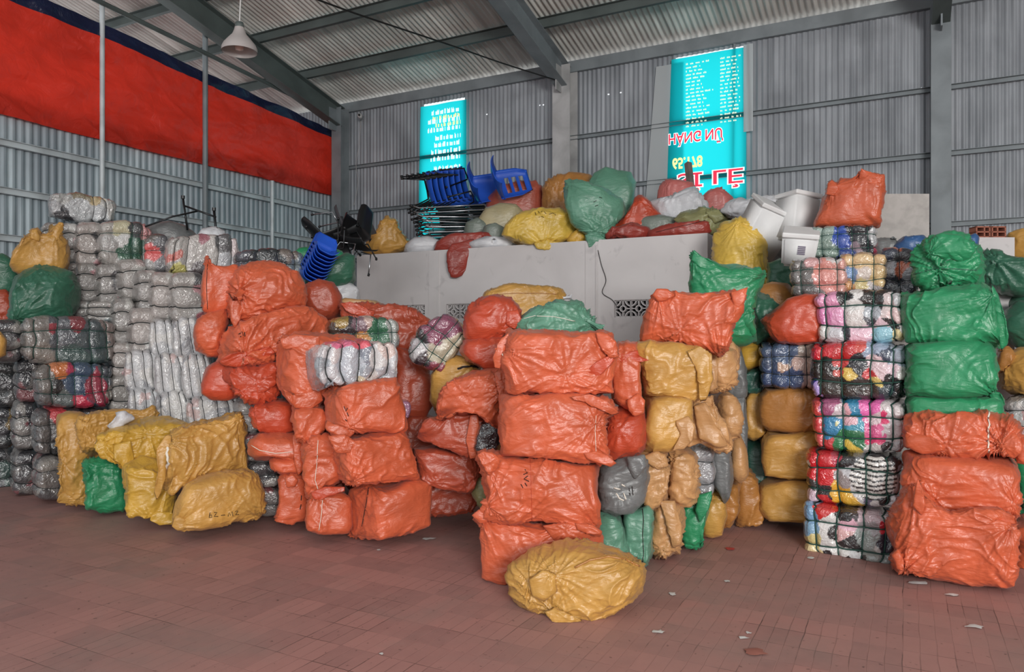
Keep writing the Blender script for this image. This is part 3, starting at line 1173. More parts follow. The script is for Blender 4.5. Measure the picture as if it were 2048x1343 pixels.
S('green', 'ragged green sack end standing on the floor between tan sacks', '1360,1012 1385,1000 1422,984 1416,1020 1404,1055 1406,1085 1408,1100 1370,1096 1362,1060', 5.42, .42, 0, 'GC', 1.4, 0, gathers=[(1415, 990), (1400, 1095)])
B('small silver grey bale end wedged above the ragged green sack', 'b 1386 880 1426 992 5', 5.5, .5, 0, hsz=(-.32, .32), pal='greys', key='SB')
S('grey', 'grey plastic sheet sack hanging down right of the silver bale end', '1420,886 1440,882 1460,898 1463,960 1458,990 1452,1010 1440,985 1425,960', 5.62, .35, 0, 'GD', .8, 70, n=3)
S('ochre', 'mustard sack bottom right of the ragged green one', '1412,985 1428,970 1444,985 1450,1030 1446,1070 1425,1076 1402,1070 1404,1050', 5.75, .42, 0, 'TC', 1.4, 10, n=3.6, gathers=[(1430, 1000)])
S('tan', 'tan sack with knotted folds above the long torn drapes', '1460,868 1480,868 1492,895 1496,948 1480,965 1462,950', 5.75, .4, 0, 'TD', 1.5, 30, n=3)
S('brown', 'long brown torn drape reaching the floor in the recess', '1444,1000 1462,960 1478,965 1480,1020 1462,1055 1448,1058', 5.9, .4, 0, 'TE', 1.8, 80, n=3)
S('brown', 'brown sack heap at the back of the row beside the recess', '1472,965 1495,935 1512,960 1524,1000 1526,1035 1500,1052 1472,1055', 6.1, .4, 0, 'TF', 1.8, 60, n=3)
S('tan', 'small tan sack end against the grey sacks at row top', '1438,700 1462,672 1476,700 1476,735 1458,745 1440,735', 5.75, .4, 0, 'TG', 1.5, 20, n=3)
S('grey', 'dark grey sack edge standing behind the tan row, upper', '1452,690 1480,700 1490,735 1490,790 1462,800 1452,760', 6.2, .4, 0, 'DG1', .9, 70)
S('grey', 'dark grey sack edge standing behind the tan row, lower', '1460,785 1490,775 1493,850 1492,935 1470,930 1462,870', 6.2, .4, 0, 'DG2', .9, 70)
op = S('orange', 'pillow shaped orange sack with pointed corners atop the mustard sacks', '1280,682 1290,645 1300,612 1308,590 1322,577 1345,586 1400,588 1455,583 1494,577 1482,615 1463,658 1455,700 1441,716 1425,702 1395,692 1335,684', 5.02, .36, -4, 'OP', 1.25, 50, step=2.4, gathers=[(1320, 585), (1490, 580), (1440, 712), (1360, 660)])

# ------------------------------------------------------------------ middle rear heap below the white room
S('ochre', 'long mustard sack lying against the white room wall', '953,612 975,582 1010,570 1090,569 1122,575 1132,590 1126,606 1100,616 1040,640 980,645 958,640', 7.4, .5, 0, 'OC1', .9, 5, gathers=[(1128, 590), (975, 585)])
line_on(ALL['OC1'], '965,600 985,589 1030,586 1080,586 1115,588', .004, sack_mat('brown'), 'seam')
S('red_orange', 'round orange sack with tied neck left of the green one', '932,650 940,618 960,604 985,597 1018,598 1042,618 1040,640 1020,662 1000,675 950,683 932,672', 5.75, .45, 0, 'CO1', 1.2, 60, n=3, gathers=[(1022, 635), (1000, 660)])
S('red_orange', 'orange sack squeezed under the round tied one', '922,700 935,682 1000,672 1022,690 1018,740 975,742 935,722', 5.7, .45, 0, 'CO2', 1.3, 30, n=3.4, gathers=[(995, 690)])
gg = S('pale_green', 'pale green tied sack lying behind the top front sack', '1018,650 1060,620 1115,604 1150,606 1172,622 1190,645 1206,655 1200,680 1080,685 1030,672', 5.6, .5, 10, 'PG', 1.2, 10, n=3, step=2.4, gathers=[(1178, 645, 3)])
line_on(gg, '1028,642 1070,631 1110,633 1150,642', .003, M_STRING, 'string')
knot(gg, 1180, 645, .03, 'pale_green', dirn=(1, -.3, -.6), L=.1)
# dark recess between the two orange heaps
GR = 'orange sacks in the shaded recess'
S('orange', 'orange sack with frilled edge leaning into the front stack', '872,838 885,785 905,760 940,746 1012,734 1018,790 1012,870 985,850 950,826 900,818 885,842', 5.35, .45, -10, 'R1', 1.4, 60, step=2.6, gathers=[(1000, 780), (880, 840)], group=GR)
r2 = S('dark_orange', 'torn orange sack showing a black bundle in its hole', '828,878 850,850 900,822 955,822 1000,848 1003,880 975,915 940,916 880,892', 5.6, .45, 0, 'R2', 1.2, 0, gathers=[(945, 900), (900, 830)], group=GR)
B('shiny black plastic bundle bulging out of the torn orange sack', '952,875 962,848 978,834 995,842 1002,860 998,885 980,905 960,912 950,895', 5.5, .22, 0, hsz=(), pal=[((30, 28, 32), 1)], key='BB', name='plastic_bundle', cat='bundle')
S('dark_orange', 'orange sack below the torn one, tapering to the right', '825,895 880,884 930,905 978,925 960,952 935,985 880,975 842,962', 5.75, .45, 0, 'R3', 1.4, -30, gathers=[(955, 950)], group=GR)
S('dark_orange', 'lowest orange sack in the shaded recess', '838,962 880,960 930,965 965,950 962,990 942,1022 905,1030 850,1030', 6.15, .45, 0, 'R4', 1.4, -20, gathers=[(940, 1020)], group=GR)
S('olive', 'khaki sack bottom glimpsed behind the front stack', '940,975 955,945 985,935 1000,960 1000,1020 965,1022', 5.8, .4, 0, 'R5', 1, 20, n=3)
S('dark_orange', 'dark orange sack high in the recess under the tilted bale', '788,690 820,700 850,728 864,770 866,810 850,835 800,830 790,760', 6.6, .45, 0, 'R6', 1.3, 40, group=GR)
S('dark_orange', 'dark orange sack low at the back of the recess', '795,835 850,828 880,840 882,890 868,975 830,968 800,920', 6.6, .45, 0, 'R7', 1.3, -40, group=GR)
B('tiny lilac bundle peeking beside the orange heap', 'b 797 800 819 833 3', 6.36, .3, 0, hsz=(), pal=[((180, 130, 160), 1)], key='LB', name='plastic_bundle', cat='bundle')
oc = S('ochre', 'mustard sack with an open mouth in the recess behind orange sacks', '856,800 860,750 885,722 920,712 950,714 962,738 930,748 900,765 885,800 875,838', 6.0, .45, 0, 'OC2', 1.3, 30, n=3.2, gathers=[(945, 730)])
line_on(oc, '915,738 925,733 940,731 955,735', .009, M_INK, 'mouth_shade', 'dark strip painted as shade in the mouth')  # black strip stands for the shade inside the sack mouth
B('tilted bale of maroon and white clothes in clear plastic', '817,708 828,680 842,655 885,630 915,640 928,665 926,690 905,712 882,742 850,732 828,722', 6.0, .4, 0, (-.45, .1, .55), (-.3, .35), 'bright', cell=.13, key='PB', roll=38, strap=M_STRAP,
  seeds=[(.5, .1, (130, 74, 96), 1.2), (.2, .2, (130, 74, 96)), (.85, .3, (190, 182, 160), 1.3), (.75, .65, (186, 178, 156), 1.2), (.15, .55, (40, 32, 36), .8), (.3, .8, (200, 198, 200), 1), (.5, .85, (60, 50, 56), .7), (.6, .5, (196, 188, 170), 1), (.42, .38, (126, 60, 86), .7), (.05, .8, (170, 166, 170), 1), (.8, .95, (140, 60, 76), .8)])
S('dark_orange', 'wide orange sack with puckered left end below the vent bricks', '678,608 700,612 740,606 790,610 835,622 862,642 855,672 840,700 800,705 745,672 700,648', 6.7, .5, 0, 'O18', 1.4, 20, gathers=[(745, 620), (690, 610)])
B('bale of patterned clothes with a green patch behind the orange heap', 'b 650 635 795 706 4', 6.35, .45, 8, (-.2, .3, .65), (.1,), 'bright', cell=.12, key='GPB', strap=M_STRAP, base=None,
  seeds=[(.05, .5, (60, 50, 40)), (.15, .2, (150, 120, 50), .8), (.3, .5, (40, 32, 38), 1.1), (.45, .3, (120, 90, 100), .7), (.5, .6, (196, 130, 60), .6), (.55, .2, (190, 160, 150), .6), (.7, .4, (52, 104, 76), 1.3), (.68, .8, (60, 120, 90), .8), (.9, .4, (170, 172, 168), 1), (.9, .8, (150, 154, 156), 1)])
S('tan', 'dull tan sack against the white wall behind the orange heap', '670,600 690,594 735,600 770,612 760,640 690,635 672,622', 7.4, .4, 0, 'TN1', .9, 0)
S('white', 'white plastic sack at the left corner of the white room', '650,600 672,572 695,565 715,580 716,608 680,612', 7.9, .4, 0, 'WP1', 1.3, 30, n=3)

flap(f1, '983,715 990,698 1003,678 1018,664 1016,690 1006,722 1000,738 988,735', 'orange', name='corner_ear', fwd=-.05)
flap(f1, '1192,664 1215,668 1230,682 1236,712 1222,716 1206,700 1196,684', 'orange', name='corner_ear', fwd=.02, gathers=[(1228, 708, 2)])
flap(f1, '1172,742 1195,722 1232,704 1228,722 1205,745 1185,760', 'red_orange', t=.03, name='corner_fold', fwd=.0)
flap(f2, '1140,792 1180,786 1215,800 1240,826 1228,832 1205,822 1180,806 1150,802', 'orange', fwd=.03)
flap(f2, '1165,905 1190,900 1215,908 1234,926 1222,934 1200,926 1175,918', 'orange', name='corner_ear', fwd=.02)
flap(f3, '955,910 966,902 986,906 1000,918 996,935 978,950 966,930', 'orange', name='corner_ear', fwd=.03, gathers=[(975, 920, 2)])
flap(f3, '1150,1045 1185,1048 1203,1062 1200,1074 1180,1068 1155,1060', 'orange', name='corner_ear', fwd=.02)
flap(f4, '944,1030 958,1018 975,1024 990,1034 976,1042 960,1046', 'orange', name='corner_ear', fwd=.02)
flap(f4, '1085,1050 1130,1042 1178,1050 1182,1075 1150,1092 1110,1085', 'orange', name='sack_mouth', fwd=.0, gathers=[(1130, 1060, 2)])
flap(ALL['G1'], '1232,708 1275,700 1278,712 1300,720 1280,724 1245,730', 'red_orange', t=.03, name='tied_neck')
flap(ALL['G1'], '1255,800 1275,785 1290,800 1288,826 1270,832 1258,820', 'orange', name='corner_ear', fwd=.02)
flap(ALL['T1'], '1372,702 1400,692 1424,708 1426,760 1412,800 1398,802 1400,750 1388,722', 'ochre', fwd=.02)
flap(ALL['T2'], '1352,842 1376,832 1390,850 1384,880 1368,896 1345,900 1362,870', 'tan', name='sack_mouth', fwd=.02)
flap(ALL['T3'], '1402,698 1425,696 1436,730 1434,776 1418,784 1410,750', 'tan', fwd=.04)
flap(ALL['T4'], '1388,812 1410,805 1430,840 1456,892 1430,892 1400,876', 'tan', fwd=.04)
flap(ALL['T6'], '1286,912 1312,903 1330,910 1336,930 1316,938 1296,926', 'tan', name='sack_mouth', fwd=.03, gathers=[(1325, 922, 2)])
flap(ALL['TB'], '1318,1000 1350,1000 1362,1052 1364,1085 1346,1096 1336,1050', 'tan', fwd=.03)
flap(ALL['GC'], '1398,990 1424,982 1418,1014 1400,1044 1392,1020', 'green', fwd=.04, name='sack_mouth')
flap(gs, '1255,915 1288,910 1292,932 1270,955 1258,935', 'grey', fwd=.02)
flap(op, '1306,590 1314,578 1334,578 1350,590 1332,600 1316,602', 'orange', t=.04, name='corner_ear', fwd=.02)
flap(op, '1462,585 1496,574 1488,602 1468,625', 'orange', t=.04, name='corner_ear', fwd=.0)
flap(ALL['R1'], '988,745 1014,738 1020,790 1014,830 1000,825 996,785', 'orange', name='sack_mouth', fwd=.03, gathers=[(1005, 770, 2)])
flap(r2, '940,830 956,826 960,850 950,895 956,915 940,918 932,880', 'orange', t=.03, name='torn_edge', fwd=.03)
flap(y0, '1088,1222 1110,1212 1140,1225 1165,1240 1158,1254 1110,1254', 'ochre', t=.06, name='sack_mouth', fwd=.02)
flap(y0, '1060,1160 1085,1142 1108,1150 1112,1180 1088,1200 1066,1190', 'ochre', t=.05, name='fold', fwd=-.01, gathers=[(1100, 1150, 2)])
flap(ALL['CO1'], '1012,622 1036,618 1044,640 1030,658 1012,650', 'red_orange', name='tied_neck', gathers=[(1020, 640, 2)])
flap(ALL['O18'], '680,606 700,602 730,612 752,622 745,640 715,632 692,622', 'red_orange', name='sack_mouth', fwd=.04, gathers=[(740, 625, 2)])
knot(ALL['OC1'], 1128, 596, .022, 'white', dirn=(1, 0, .1), L=.07)
# sacks and bales at the bottom of the piles, carrying what lies behind the front rows
S('tan', 'tan sack under the long mustard one against the white wall', 'b 968 640 1125 760 5', 7.45, .5, 0, 'FC0', .8, 0, step=6)
S('tan', 'tan sack deeper below the long mustard one by the white wall', 'b 968 755 1125 960 5', 7.45, .5, 0, 'FC1', .8, 0, step=6, base=0.0)
GH = 'orange sacks buried inside the left heap'
for k, (bb, D, bs) in enumerate((('b 690 645 848 772 5', 7.2, None), ('b 690 768 848 882 5', 7.2, None), ('b 690 878 848 985 5', 7.2, 0.0),
                                 ('b 575 636 680 752 5', 6.95, None), ('b 575 750 680 860 5', 6.95, None), ('b 575 858 690 1000 5', 6.95, 0.0))):
    S('dark_orange', 'orange sack deep inside the left heap behind the front row', bb, D, .5, 0, 'FB%d' % k, .8, 0, base=bs, group=GH, step=5)
# ------------------------------------------------------------------ left middle: orange heap
GO = 'orange sacks of the left heap'
S('orange', 'upright orange sack with one pointed ear on the left heap top', '404,572 408,540 407,508 415,516 424,528 446,532 472,532 480,552 458,575 462,605 450,628 425,634 407,622', 6.3, .42, 0, 'O1', 1.1, 80, gathers=[(412, 520)], group=GO)
line_on(ALL['O1'], '415,528 413,570 415,618', .0025, M_INK, 'seam')
o2 = S('orange', 'largest round orange sack on top of the left heap, tied at its side', '450,600 455,565 470,540 500,526 540,521 572,527 596,546 609,575 611,612 585,618 545,626 510,641 478,655 462,648 456,625', 6.15, .6, 10, 'O2', 1.2, -20, n=3.2, step=2.4, gathers=[(480, 582, 3), (465, 640)], group=GO)
knot(o2, 482, 585, .03, 'orange', dirn=(-.2, -.8, -.6), L=.09)
S('orange', 'bulging orange sack low on the left edge of the heap', '385,668 392,640 415,626 450,612 463,630 458,650 445,680 440,712 415,712 394,698', 6.2, .5, 0, 'O3', 1.2, 40, n=3, gathers=[(420, 660)], group=GO)
o4 = S('orange', 'long orange sack across the heap with a tied mouth and marker stamp', '438,700 450,665 478,642 520,628 590,613 628,615 650,640 657,672 600,674 560,678 552,710 540,728 500,732 460,732 440,728', 6.0, .6, 22, 'O4', 1.25, 20, step=2.4, gathers=[(490, 708, 2.5), (540, 700)], group=GO)
line_on(o4, '478,668 484,664 486,670 480,673/489,664 490,672', .004, M_INK, 'handwriting')
line_on(o4, '446,728 460,714 478,708 490,710', .005, M_STRING, 'drawstring', 'pale drawstring')
line_on(o4, '490,712 505,702 530,694', .005, sack_mat('red_orange'), 'mouth_fold')
S('red_orange', 'orange sack under the long tied one, left side', '406,768 416,736 440,722 462,728 480,760 476,790 455,797 425,795 408,784', 6.1, .45, 0, 'O5', 1.2, -10, n=3.2, group=GO)
S('red_orange', 'crumpled orange sack with folded mouth in the heap middle', '446,742 470,730 505,728 552,722 560,760 556,785 538,802 510,808 488,798 470,775 455,762', 5.95, .45, 10, 'O6', 1.7, 20, n=3.2, gathers=[(515, 768, 2.5), (470, 770)], group=GO)
S('dark_orange', 'dull orange sack behind the top of the left heap', '607,590 615,570 638,560 665,568 680,592 682,622 668,636 636,632 612,618', 6.9, .5, 0, 'O7', .9, 40, n=3.2, group=GO)
S('orange', 'tall orange sack with flat long top under the silver bale', '554,690 562,670 590,666 650,668 735,682 730,700 650,705 640,740 648,785 632,818 600,818 575,790 558,770', 5.75, .5, 20, 'O8', 1.3, 5, step=2.4, gathers=[(565, 680), (640, 800)], group=GO)
sb = B('silver wrapped bale lying crosswise on the left orange heap', '612,702 640,688 690,681 740,682 786,688 793,705 792,755 740,764 700,768 662,766 645,778 630,783 618,755', 5.5, .42, 14, (-.62, -.3, 0.02, .3, .6), (), 'bright', cell=.1, key='SBIG', step=1.9, groove=.03, base=None, rad=.005,
  seeds=[(.05, .4, (150, 154, 160)), (.12, .2, (196, 192, 194), .8), (.22, .3, (200, 190, 190), 1), (.3, .05, (214, 110, 140), .8), (.5, .02, (220, 96, 110), .7), (.4, .4, (182, 186, 194), 1.3), (.42, .8, (170, 176, 184), 1), (.58, .25, (130, 136, 148), .8), (.6, .6, (156, 162, 170), .8), (.55, .9, (196, 180, 150), .5), (.7, .3, (206, 204, 204), .8), (.72, .7, (190, 180, 176), .8), (.82, .2, (214, 196, 190), .6), (.85, .55, (170, 172, 178), .8), (.86, .8, (108, 106, 106), .6), (.95, .4, (206, 208, 212), .9), (.95, .8, (186, 190, 196), .8), (.05, .9, (128, 132, 140), .8), (.2, .75, (200, 200, 204), .9)])
o9 = S('orange', 'orange sack with marker writing directly under the silver bale', '650,790 665,772 700,766 790,757 800,800 809,856 782,862 720,866 662,868 652,830', 5.45, .5, 16, 'O9', 1.1, 40, step=2.3, gathers=[(700, 855), (665, 780)], group=GO)
line_on(o9, '688,812 692,822 695,815/694,824 697,832/690,838 694,842', .003, M_INK, 'handwriting')
o10 = S('orange', 'orange sack with gathered left end, middle of the right column', '658,872 700,866 782,862 809,858 822,900 836,955 790,962 740,966 700,970 680,955 664,915', 5.42, .52, 18, 'O10', 1.2, -10, step=2.3, gathers=[(668, 885, 2), (705, 965)], group=GO)
o11 = S('orange', 'bottom orange sack of the right column, clear cut corner edge', '696,1000 703,978 740,966 830,956 858,966 860,1000 856,1050 800,1068 760,1078 698,1072', 5.5, .55, 26, 'O11', 1.1, -5, n=6, step=2.3, gathers=[(712, 1070), (740, 970)], group=GO)
line_on(o11, '737,976 734,1000 728,1030 724,1052', .003, M_INK, 'seam')
S('red_orange', 'orange sack bulging left below the crumpled one', '499,822 520,804 555,798 590,805 592,862 560,869 530,868 508,855', 6.0, .45, 0, 'O12', 1.2, 60, n=3.2, gathers=[(505, 820)], group=GO)
o13 = S('orange', 'flattened orange sack with a white string across it', '500,905 502,885 520,868 560,862 610,868 612,905 598,930 580,918 550,913 515,915', 5.9, .45, 0, 'O13', 1.3, 0, n=3.2, gathers=[(590, 915)], group=GO)
line_on(o13, '503,890 520,900 550,906 585,903', .003, M_STRING, 'string', 'white string')
S('orange', 'small orange sack end below the flattened one', '540,918 570,910 602,912 606,930 598,945 560,944 546,935', 5.95, .4, 0, 'O13b', 1.2, 0, n=3.4, group=GO)
o14 = S('orange', 'upright orange sack on the floor at the left of the heap', '548,1035 558,1005 557,960 562,940 600,938 612,955 614,1040 585,1043 560,1042', 5.95, .42, 0, 'O14', 1.2, 70, gathers=[(578, 955), (550, 1038)], group=GO)
line_on(o14, '603,990 602,1000/602,1008 600,1018', .004, M_INK, 'handwriting')
S('orange', 'orange sack standing above the banded one, between columns', '585,812 615,806 650,812 658,850 640,872 612,882 592,870', 5.75, .42, 0, 'O15', 1.4, 30, gathers=[(610, 870)], group=GO)
S('orange', 'tall orange sack with stitched seam above the wrinkled bottom one', '610,890 625,872 655,864 672,885 684,925 678,962 645,968 625,1000 612,995', 5.7, .42, 0, 'O16', 1.3, 30, gathers=[(632, 985), (630, 900)], group=GO)
o17 = S('orange', 'finely wrinkled bottom orange sack with white seam thread', '612,1000 640,968 690,968 705,1000 702,1050 694,1064 650,1064 618,1055', 5.62, .42, 0, 'O17', 1.8, 0, gathers=[(635, 985, 2)], group=GO)
line_on(o17, '645,1000 643,1025 638,1060', .003, M_STRING, 'seam_thread', 'white seam thread')
line_on(ALL['O16'], '636,880 634,920 630,960 640,990', .003, M_STRING, 'seam_thread', 'white seam thread')

flap(o2, '458,600 476,585 486,600 480,640 470,655 462,640', 'orange', t=.04, name='neck_tail', fwd=.03)
flap(o4, '436,722 460,708 500,702 545,690 552,705 520,722 480,732 445,732', 'red_orange', name='sack_mouth', fwd=.03, gathers=[(490, 708, 2)])
flap(ALL['O6'], '455,742 490,745 516,765 548,750 556,764 530,785 500,788 470,775', 'red_orange', name='sack_mouth', fwd=.03, gathers=[(515, 768, 2)])
flap(ALL['O8'], '560,678 590,668 640,672 640,690 600,694 566,698', 'orange', t=.04, fwd=.02)
flap(ALL['O8'], '560,775 590,790 640,775 646,800 620,818 590,815', 'orange', t=.05, name='corner_fold', fwd=.02)
flap(o9, '652,840 690,858 712,860 700,872 670,868 652,856', 'orange', t=.04, name='corner_ear', fwd=.02)
flap(o10, '656,872 690,868 712,885 700,905 672,905', 'orange', t=.05, name='gathered_end', fwd=.03, gathers=[(690, 885, 2)])
flap(ALL['O13'], '584,868 606,874 606,940 596,950 588,915', 'orange', t=.04, name='hanging_end', fwd=.03)
flap(o14, '570,955 585,948 596,960 590,972 574,974', 'orange', t=.04, name='corner_ear', fwd=.03)
flap(o17, '622,985 650,972 690,972 690,982 660,992 632,1002', 'red_orange', t=.05, name='sack_mouth', fwd=.02)
# ------------------------------------------------------------------ left: mustard pile
S('ochre', 'tall mustard sack standing at the left of the mustard pile', '117,832 135,826 160,826 176,840 180,925 173,1005 140,1008 112,1003 124,985 120,930', 6.6, .45, 0, 'Y1', 1.7, 70, step=2.5, gathers=[(130, 930), (150, 1000)])
S('ochre', 'flat mustard sack with a tuft draped over the pile top', '160,838 200,824 250,819 296,821 311,808 319,835 300,850 270,872 225,880 195,910 172,925 165,880', 6.5, .42, 0, 'Y1b', 1.5, 15, step=2.5, gathers=[(312, 820), (170, 850), (195, 880)])
S('green', 'small bright green sack on the floor under the mustard pile', '171,925 205,917 235,925 250,945 251,1012 225,1020 200,1020 175,1013', 6.45, .4, 0, 'GL', 1.6, 15, gathers=[(190, 935)])
S('yellow', 'light mustard sack with torn ragged mouth, middle of the pile', '190,888 203,868 240,850 330,835 390,845 372,868 340,890 318,925 295,922 270,918 264,942 245,946 232,925 205,912', 6.1, .45, 0, 'Y2', 1.3, 80, step=2.4, gathers=[(200, 890), (250, 938), (300, 870)])
y3 = S('ochre', 'big mustard sack torn open at the left, top right of the pile', '325,895 345,862 380,850 440,838 482,825 488,848 487,900 493,936 440,945 400,952 372,970 345,985 322,978 330,945', 5.85, .5, 12, 'Y3', 1.3, 65, step=2.4, gathers=[(480, 835), (340, 880, 2), (335, 975)])
line_on(y3, '338,890 335,905 338,925 330,945', .012, M_STRING, 'torn_lining', 'white lining showing through the tear')
S('yellow', 'mustard sack on the floor left of the front one, pale patch on it', '250,930 285,918 330,930 350,955 352,1046 318,1043 298,1035 250,1028', 5.98, .45, 0, 'Y4', 1.4, 30, step=2.4, gathers=[(300, 1035), (340, 960)])
y5 = S('ochre', 'mustard brown sack with black marker writing, front of the pile', '346,1050 352,1005 368,965 395,948 440,940 490,934 516,950 530,985 526,1020 510,1036 480,1040 445,1050 395,1058 358,1056', 5.62, .5, 14, 'Y5', 1.0, 55, n=5, step=2.3, gathers=[(352, 1050), (520, 1030)])
line_on(y5, '420,1024 418,1034 424,1034 423,1029 419,1030/428,1024 434,1024 428,1032 436,1032/442,1030 450,1029/456,1032 458,1024 461,1030 464,1022 466,1031/470,1022 476,1021 471,1029 478,1028', .0028, M_INK, 'handwriting')
flap(y3, '312,900 330,872 345,866 340,905 330,950 322,982 312,1000 305,985 318,945', 'ochre', t=.04, name='torn_edge', fwd=.03)
flap(y3, '335,985 352,945 372,962 358,978 346,990', 'ochre', t=.04, name='corner_ear', fwd=.02)
flap(ALL['Y2'], '228,890 262,880 268,915 268,940 250,948 240,925 228,920', 'yellow', t=.04, name='torn_edge', fwd=.04)
flap(ALL['Y2'], '188,892 204,870 222,880 224,905 200,912', 'yellow', t=.04, name='sack_mouth', fwd=.02, gathers=[(195, 895, 2)])
flap(ALL['Y4'], '305,1020 345,1025 350,1048 320,1050 300,1040', 'yellow', t=.04, name='corner_ear', fwd=.02)
flap(y5, '343,1052 352,1030 372,1036 382,1056 356,1060', 'ochre', t=.04, name='corner_ear', fwd=.02)
flap(ALL['Y1'], '112,1005 124,978 150,985 174,1000 172,1010', 'ochre', t=.04, name='torn_edge', fwd=.03)
flap(ALL['Y1'], '122,905 150,895 178,890 174,912 140,922', 'ochre', t=.04, name='fold', fwd=.02)
tc_ = S('white', 'white cloth scrap lying on top of the mustard pile', '214,852 228,842 236,832 232,826 250,824 262,830 270,838 250,846 235,852 220,857', 6.25, .12, 0, 'WC', .5, 10, n=3, cat='cloth', name='cloth_scrap')
# bales between the mustard pile and the orange heap
GD = 'dim wrapped bales between mustard pile and orange heap'
B('silver bale above the dim ones between the two heaps', 'b 470 795 520 862 4', 6.5, .4, 10, (), (.1,), 'silver', key='D0')
B('dim grey bale upper of three beside the mustard sack', 'b 492 860 556 922 4', 6.35, .4, 0, (), (0,), 'dim', key='D1')
B('dim grey bale middle of three beside the mustard sack', 'b 500 915 556 972 4', 6.35, .4, 0, (), (0,), 'dim', key='D2')
B('dim grey bale lowest of three beside the mustard sack', 'b 512 966 558 1030 4', 6.35, .4, 0, (), (-.1,), 'dim', key='D3')

# ------------------------------------------------------------------ far left: wrapped bales
GA_ = 'clear wrapped clothes bales of the left columns'
B('wide dark bale with red trim, top of the front left column', '44,655 52,635 90,632 150,636 205,640 225,650 226,700 220,724 160,728 100,726 56,724 44,700', 6.95, .5, 12, (-.62, -.2, .25, .62), (-.3, .33), 'dim', cell=.14, key='A1', step=2.2, strap=M_STRAP, rad=.004,
  seeds=[(.05, .5, (130, 126, 122), 1), (.18, .3, (128, 124, 120), 1), (.2, .8, (140, 134, 128), 1), (.33, .25, (150, 60, 70), .5), (.4, .4, (84, 88, 94), 1.1), (.55, .2, (120, 40, 50), .7), (.6, .45, (72, 82, 86), 1.3), (.5, .8, (64, 84, 82), 1.3), (.8, .6, (58, 72, 74), 1.2), (.95, .3, (124, 110, 106), .9), (.95, .8, (118, 108, 104), .9)])
B('bale with navy and crimson bands, second in the front left column', '68,745 78,728 120,724 200,728 220,735 222,790 214,812 140,812 80,808 70,790', 6.92, .5, 12, (-.5, -.05, .25, .5, .75), (-.3, .33), 'dim', cell=.14, key='A2', step=2.2, strap=M_STRAP,
  seeds=[(.08, .4, (112, 108, 104), 1.2), (.1, .8, (100, 98, 98), 1), (.25, .5, (36, 36, 38), .7), (.33, .15, (190, 110, 60), .7), (.42, .1, (170, 50, 80), .5), (.35, .8, (96, 104, 104), .8), (.5, .4, (56, 76, 100), 1.4), (.5, .9, (190, 40, 70), .6), (.66, .5, (140, 34, 58), 1), (.76, .5, (146, 36, 60), 1.1), (.9, .3, (70, 76, 84), .9), (.93, .8, (120, 112, 104), .7)])
B('bale with a red corner, third in the front left column', 'b 66 811 216 906 6', 6.95, .5, 12, (-.45, .1, .5), (-.3, .33), 'dim', cell=.14, key='A3', strap=M_STRAPD,
  seeds=[(.12, .4, (96, 94, 94), 1.3), (.3, .15, (190, 60, 66), .7), (.5, .3, (60, 56, 58), 1.1), (.4, .7, (40, 44, 46), 1.1), (.8, .4, (90, 80, 82), 1)])
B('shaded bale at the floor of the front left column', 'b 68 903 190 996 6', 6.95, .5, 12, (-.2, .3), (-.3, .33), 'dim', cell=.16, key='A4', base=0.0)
GB_ = 'end-on bales of the second left column'
for k, (bb, lab) in enumerate((('b -20 640 44 722 5', 'grey bale at the picture left edge beside the wide dark bale'),
                               ('b 30 716 78 801 5', 'end-on bale left of the navy and crimson one'),
                               ('b 24 800 74 896 5', 'end-on dim bale third up from the floor, second column'),
                               ('b 24 893 76 988 5', 'end-on dim bale on the floor of the second column'))):
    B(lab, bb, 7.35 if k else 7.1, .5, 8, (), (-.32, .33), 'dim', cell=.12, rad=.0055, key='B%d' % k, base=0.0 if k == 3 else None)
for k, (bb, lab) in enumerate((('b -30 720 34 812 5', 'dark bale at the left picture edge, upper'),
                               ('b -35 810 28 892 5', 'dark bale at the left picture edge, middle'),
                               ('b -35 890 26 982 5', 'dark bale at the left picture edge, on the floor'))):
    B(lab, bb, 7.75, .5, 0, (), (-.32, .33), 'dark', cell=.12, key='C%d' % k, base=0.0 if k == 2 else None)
S('ochre', 'sliver of mustard sack at the far left picture edge', '-30,670 0,664 12,680 10,708 -10,718 -30,712', 6.7, .3, 0, 'YL', .8, 0, n=3)
S('yellow', 'mustard sack with two ears crowning the far left pile', '20,530 26,500 48,477 62,468 66,458 76,461 80,472 103,470 112,452 120,444 126,450 121,470 134,482 137,525 128,545 90,545 60,545 40,548 24,540', 7.4, .5, 0, 'YT', 1.3, 5, n=3.4, gathers=[(110, 470), (70, 475)])
ALL['YT']['obj'].data.materials[0] = sack_mat('ochre')
S('dark_green', 'big dark green sack under the mustard one with ears', '14,640 20,590 35,555 60,538 90,531 118,536 142,545 156,578 153,612 140,640 100,645 62,645 45,652 33,658 20,650', 7.2, .55, 0, 'DGT', 1.5, 5, n=3.2, step=2.4, gathers=[(30, 640), (86, 535)])
S('dark_green', 'dark green sack at the picture edge behind the mustard one', '-30,515 5,508 25,520 45,555 30,590 0,595 -30,590', 7.8, .5, 0, 'DGL', 1.1, 5, n=3.4)
S('dark_orange', 'dark red sack glimpsed at the left picture edge', '-25,585 10,580 28,600 24,636 0,642 -25,640', 7.8, .45, 0, 'RL', .9, 5, n=3.4)
flap(ALL['YT'], '100,478 108,458 118,444 127,446 124,466 116,482', 'ochre', t=.05, name='corner_ear')
flap(ALL['YT'], '62,476 64,460 74,458 80,472 78,482', 'ochre', t=.05, name='corner_ear')
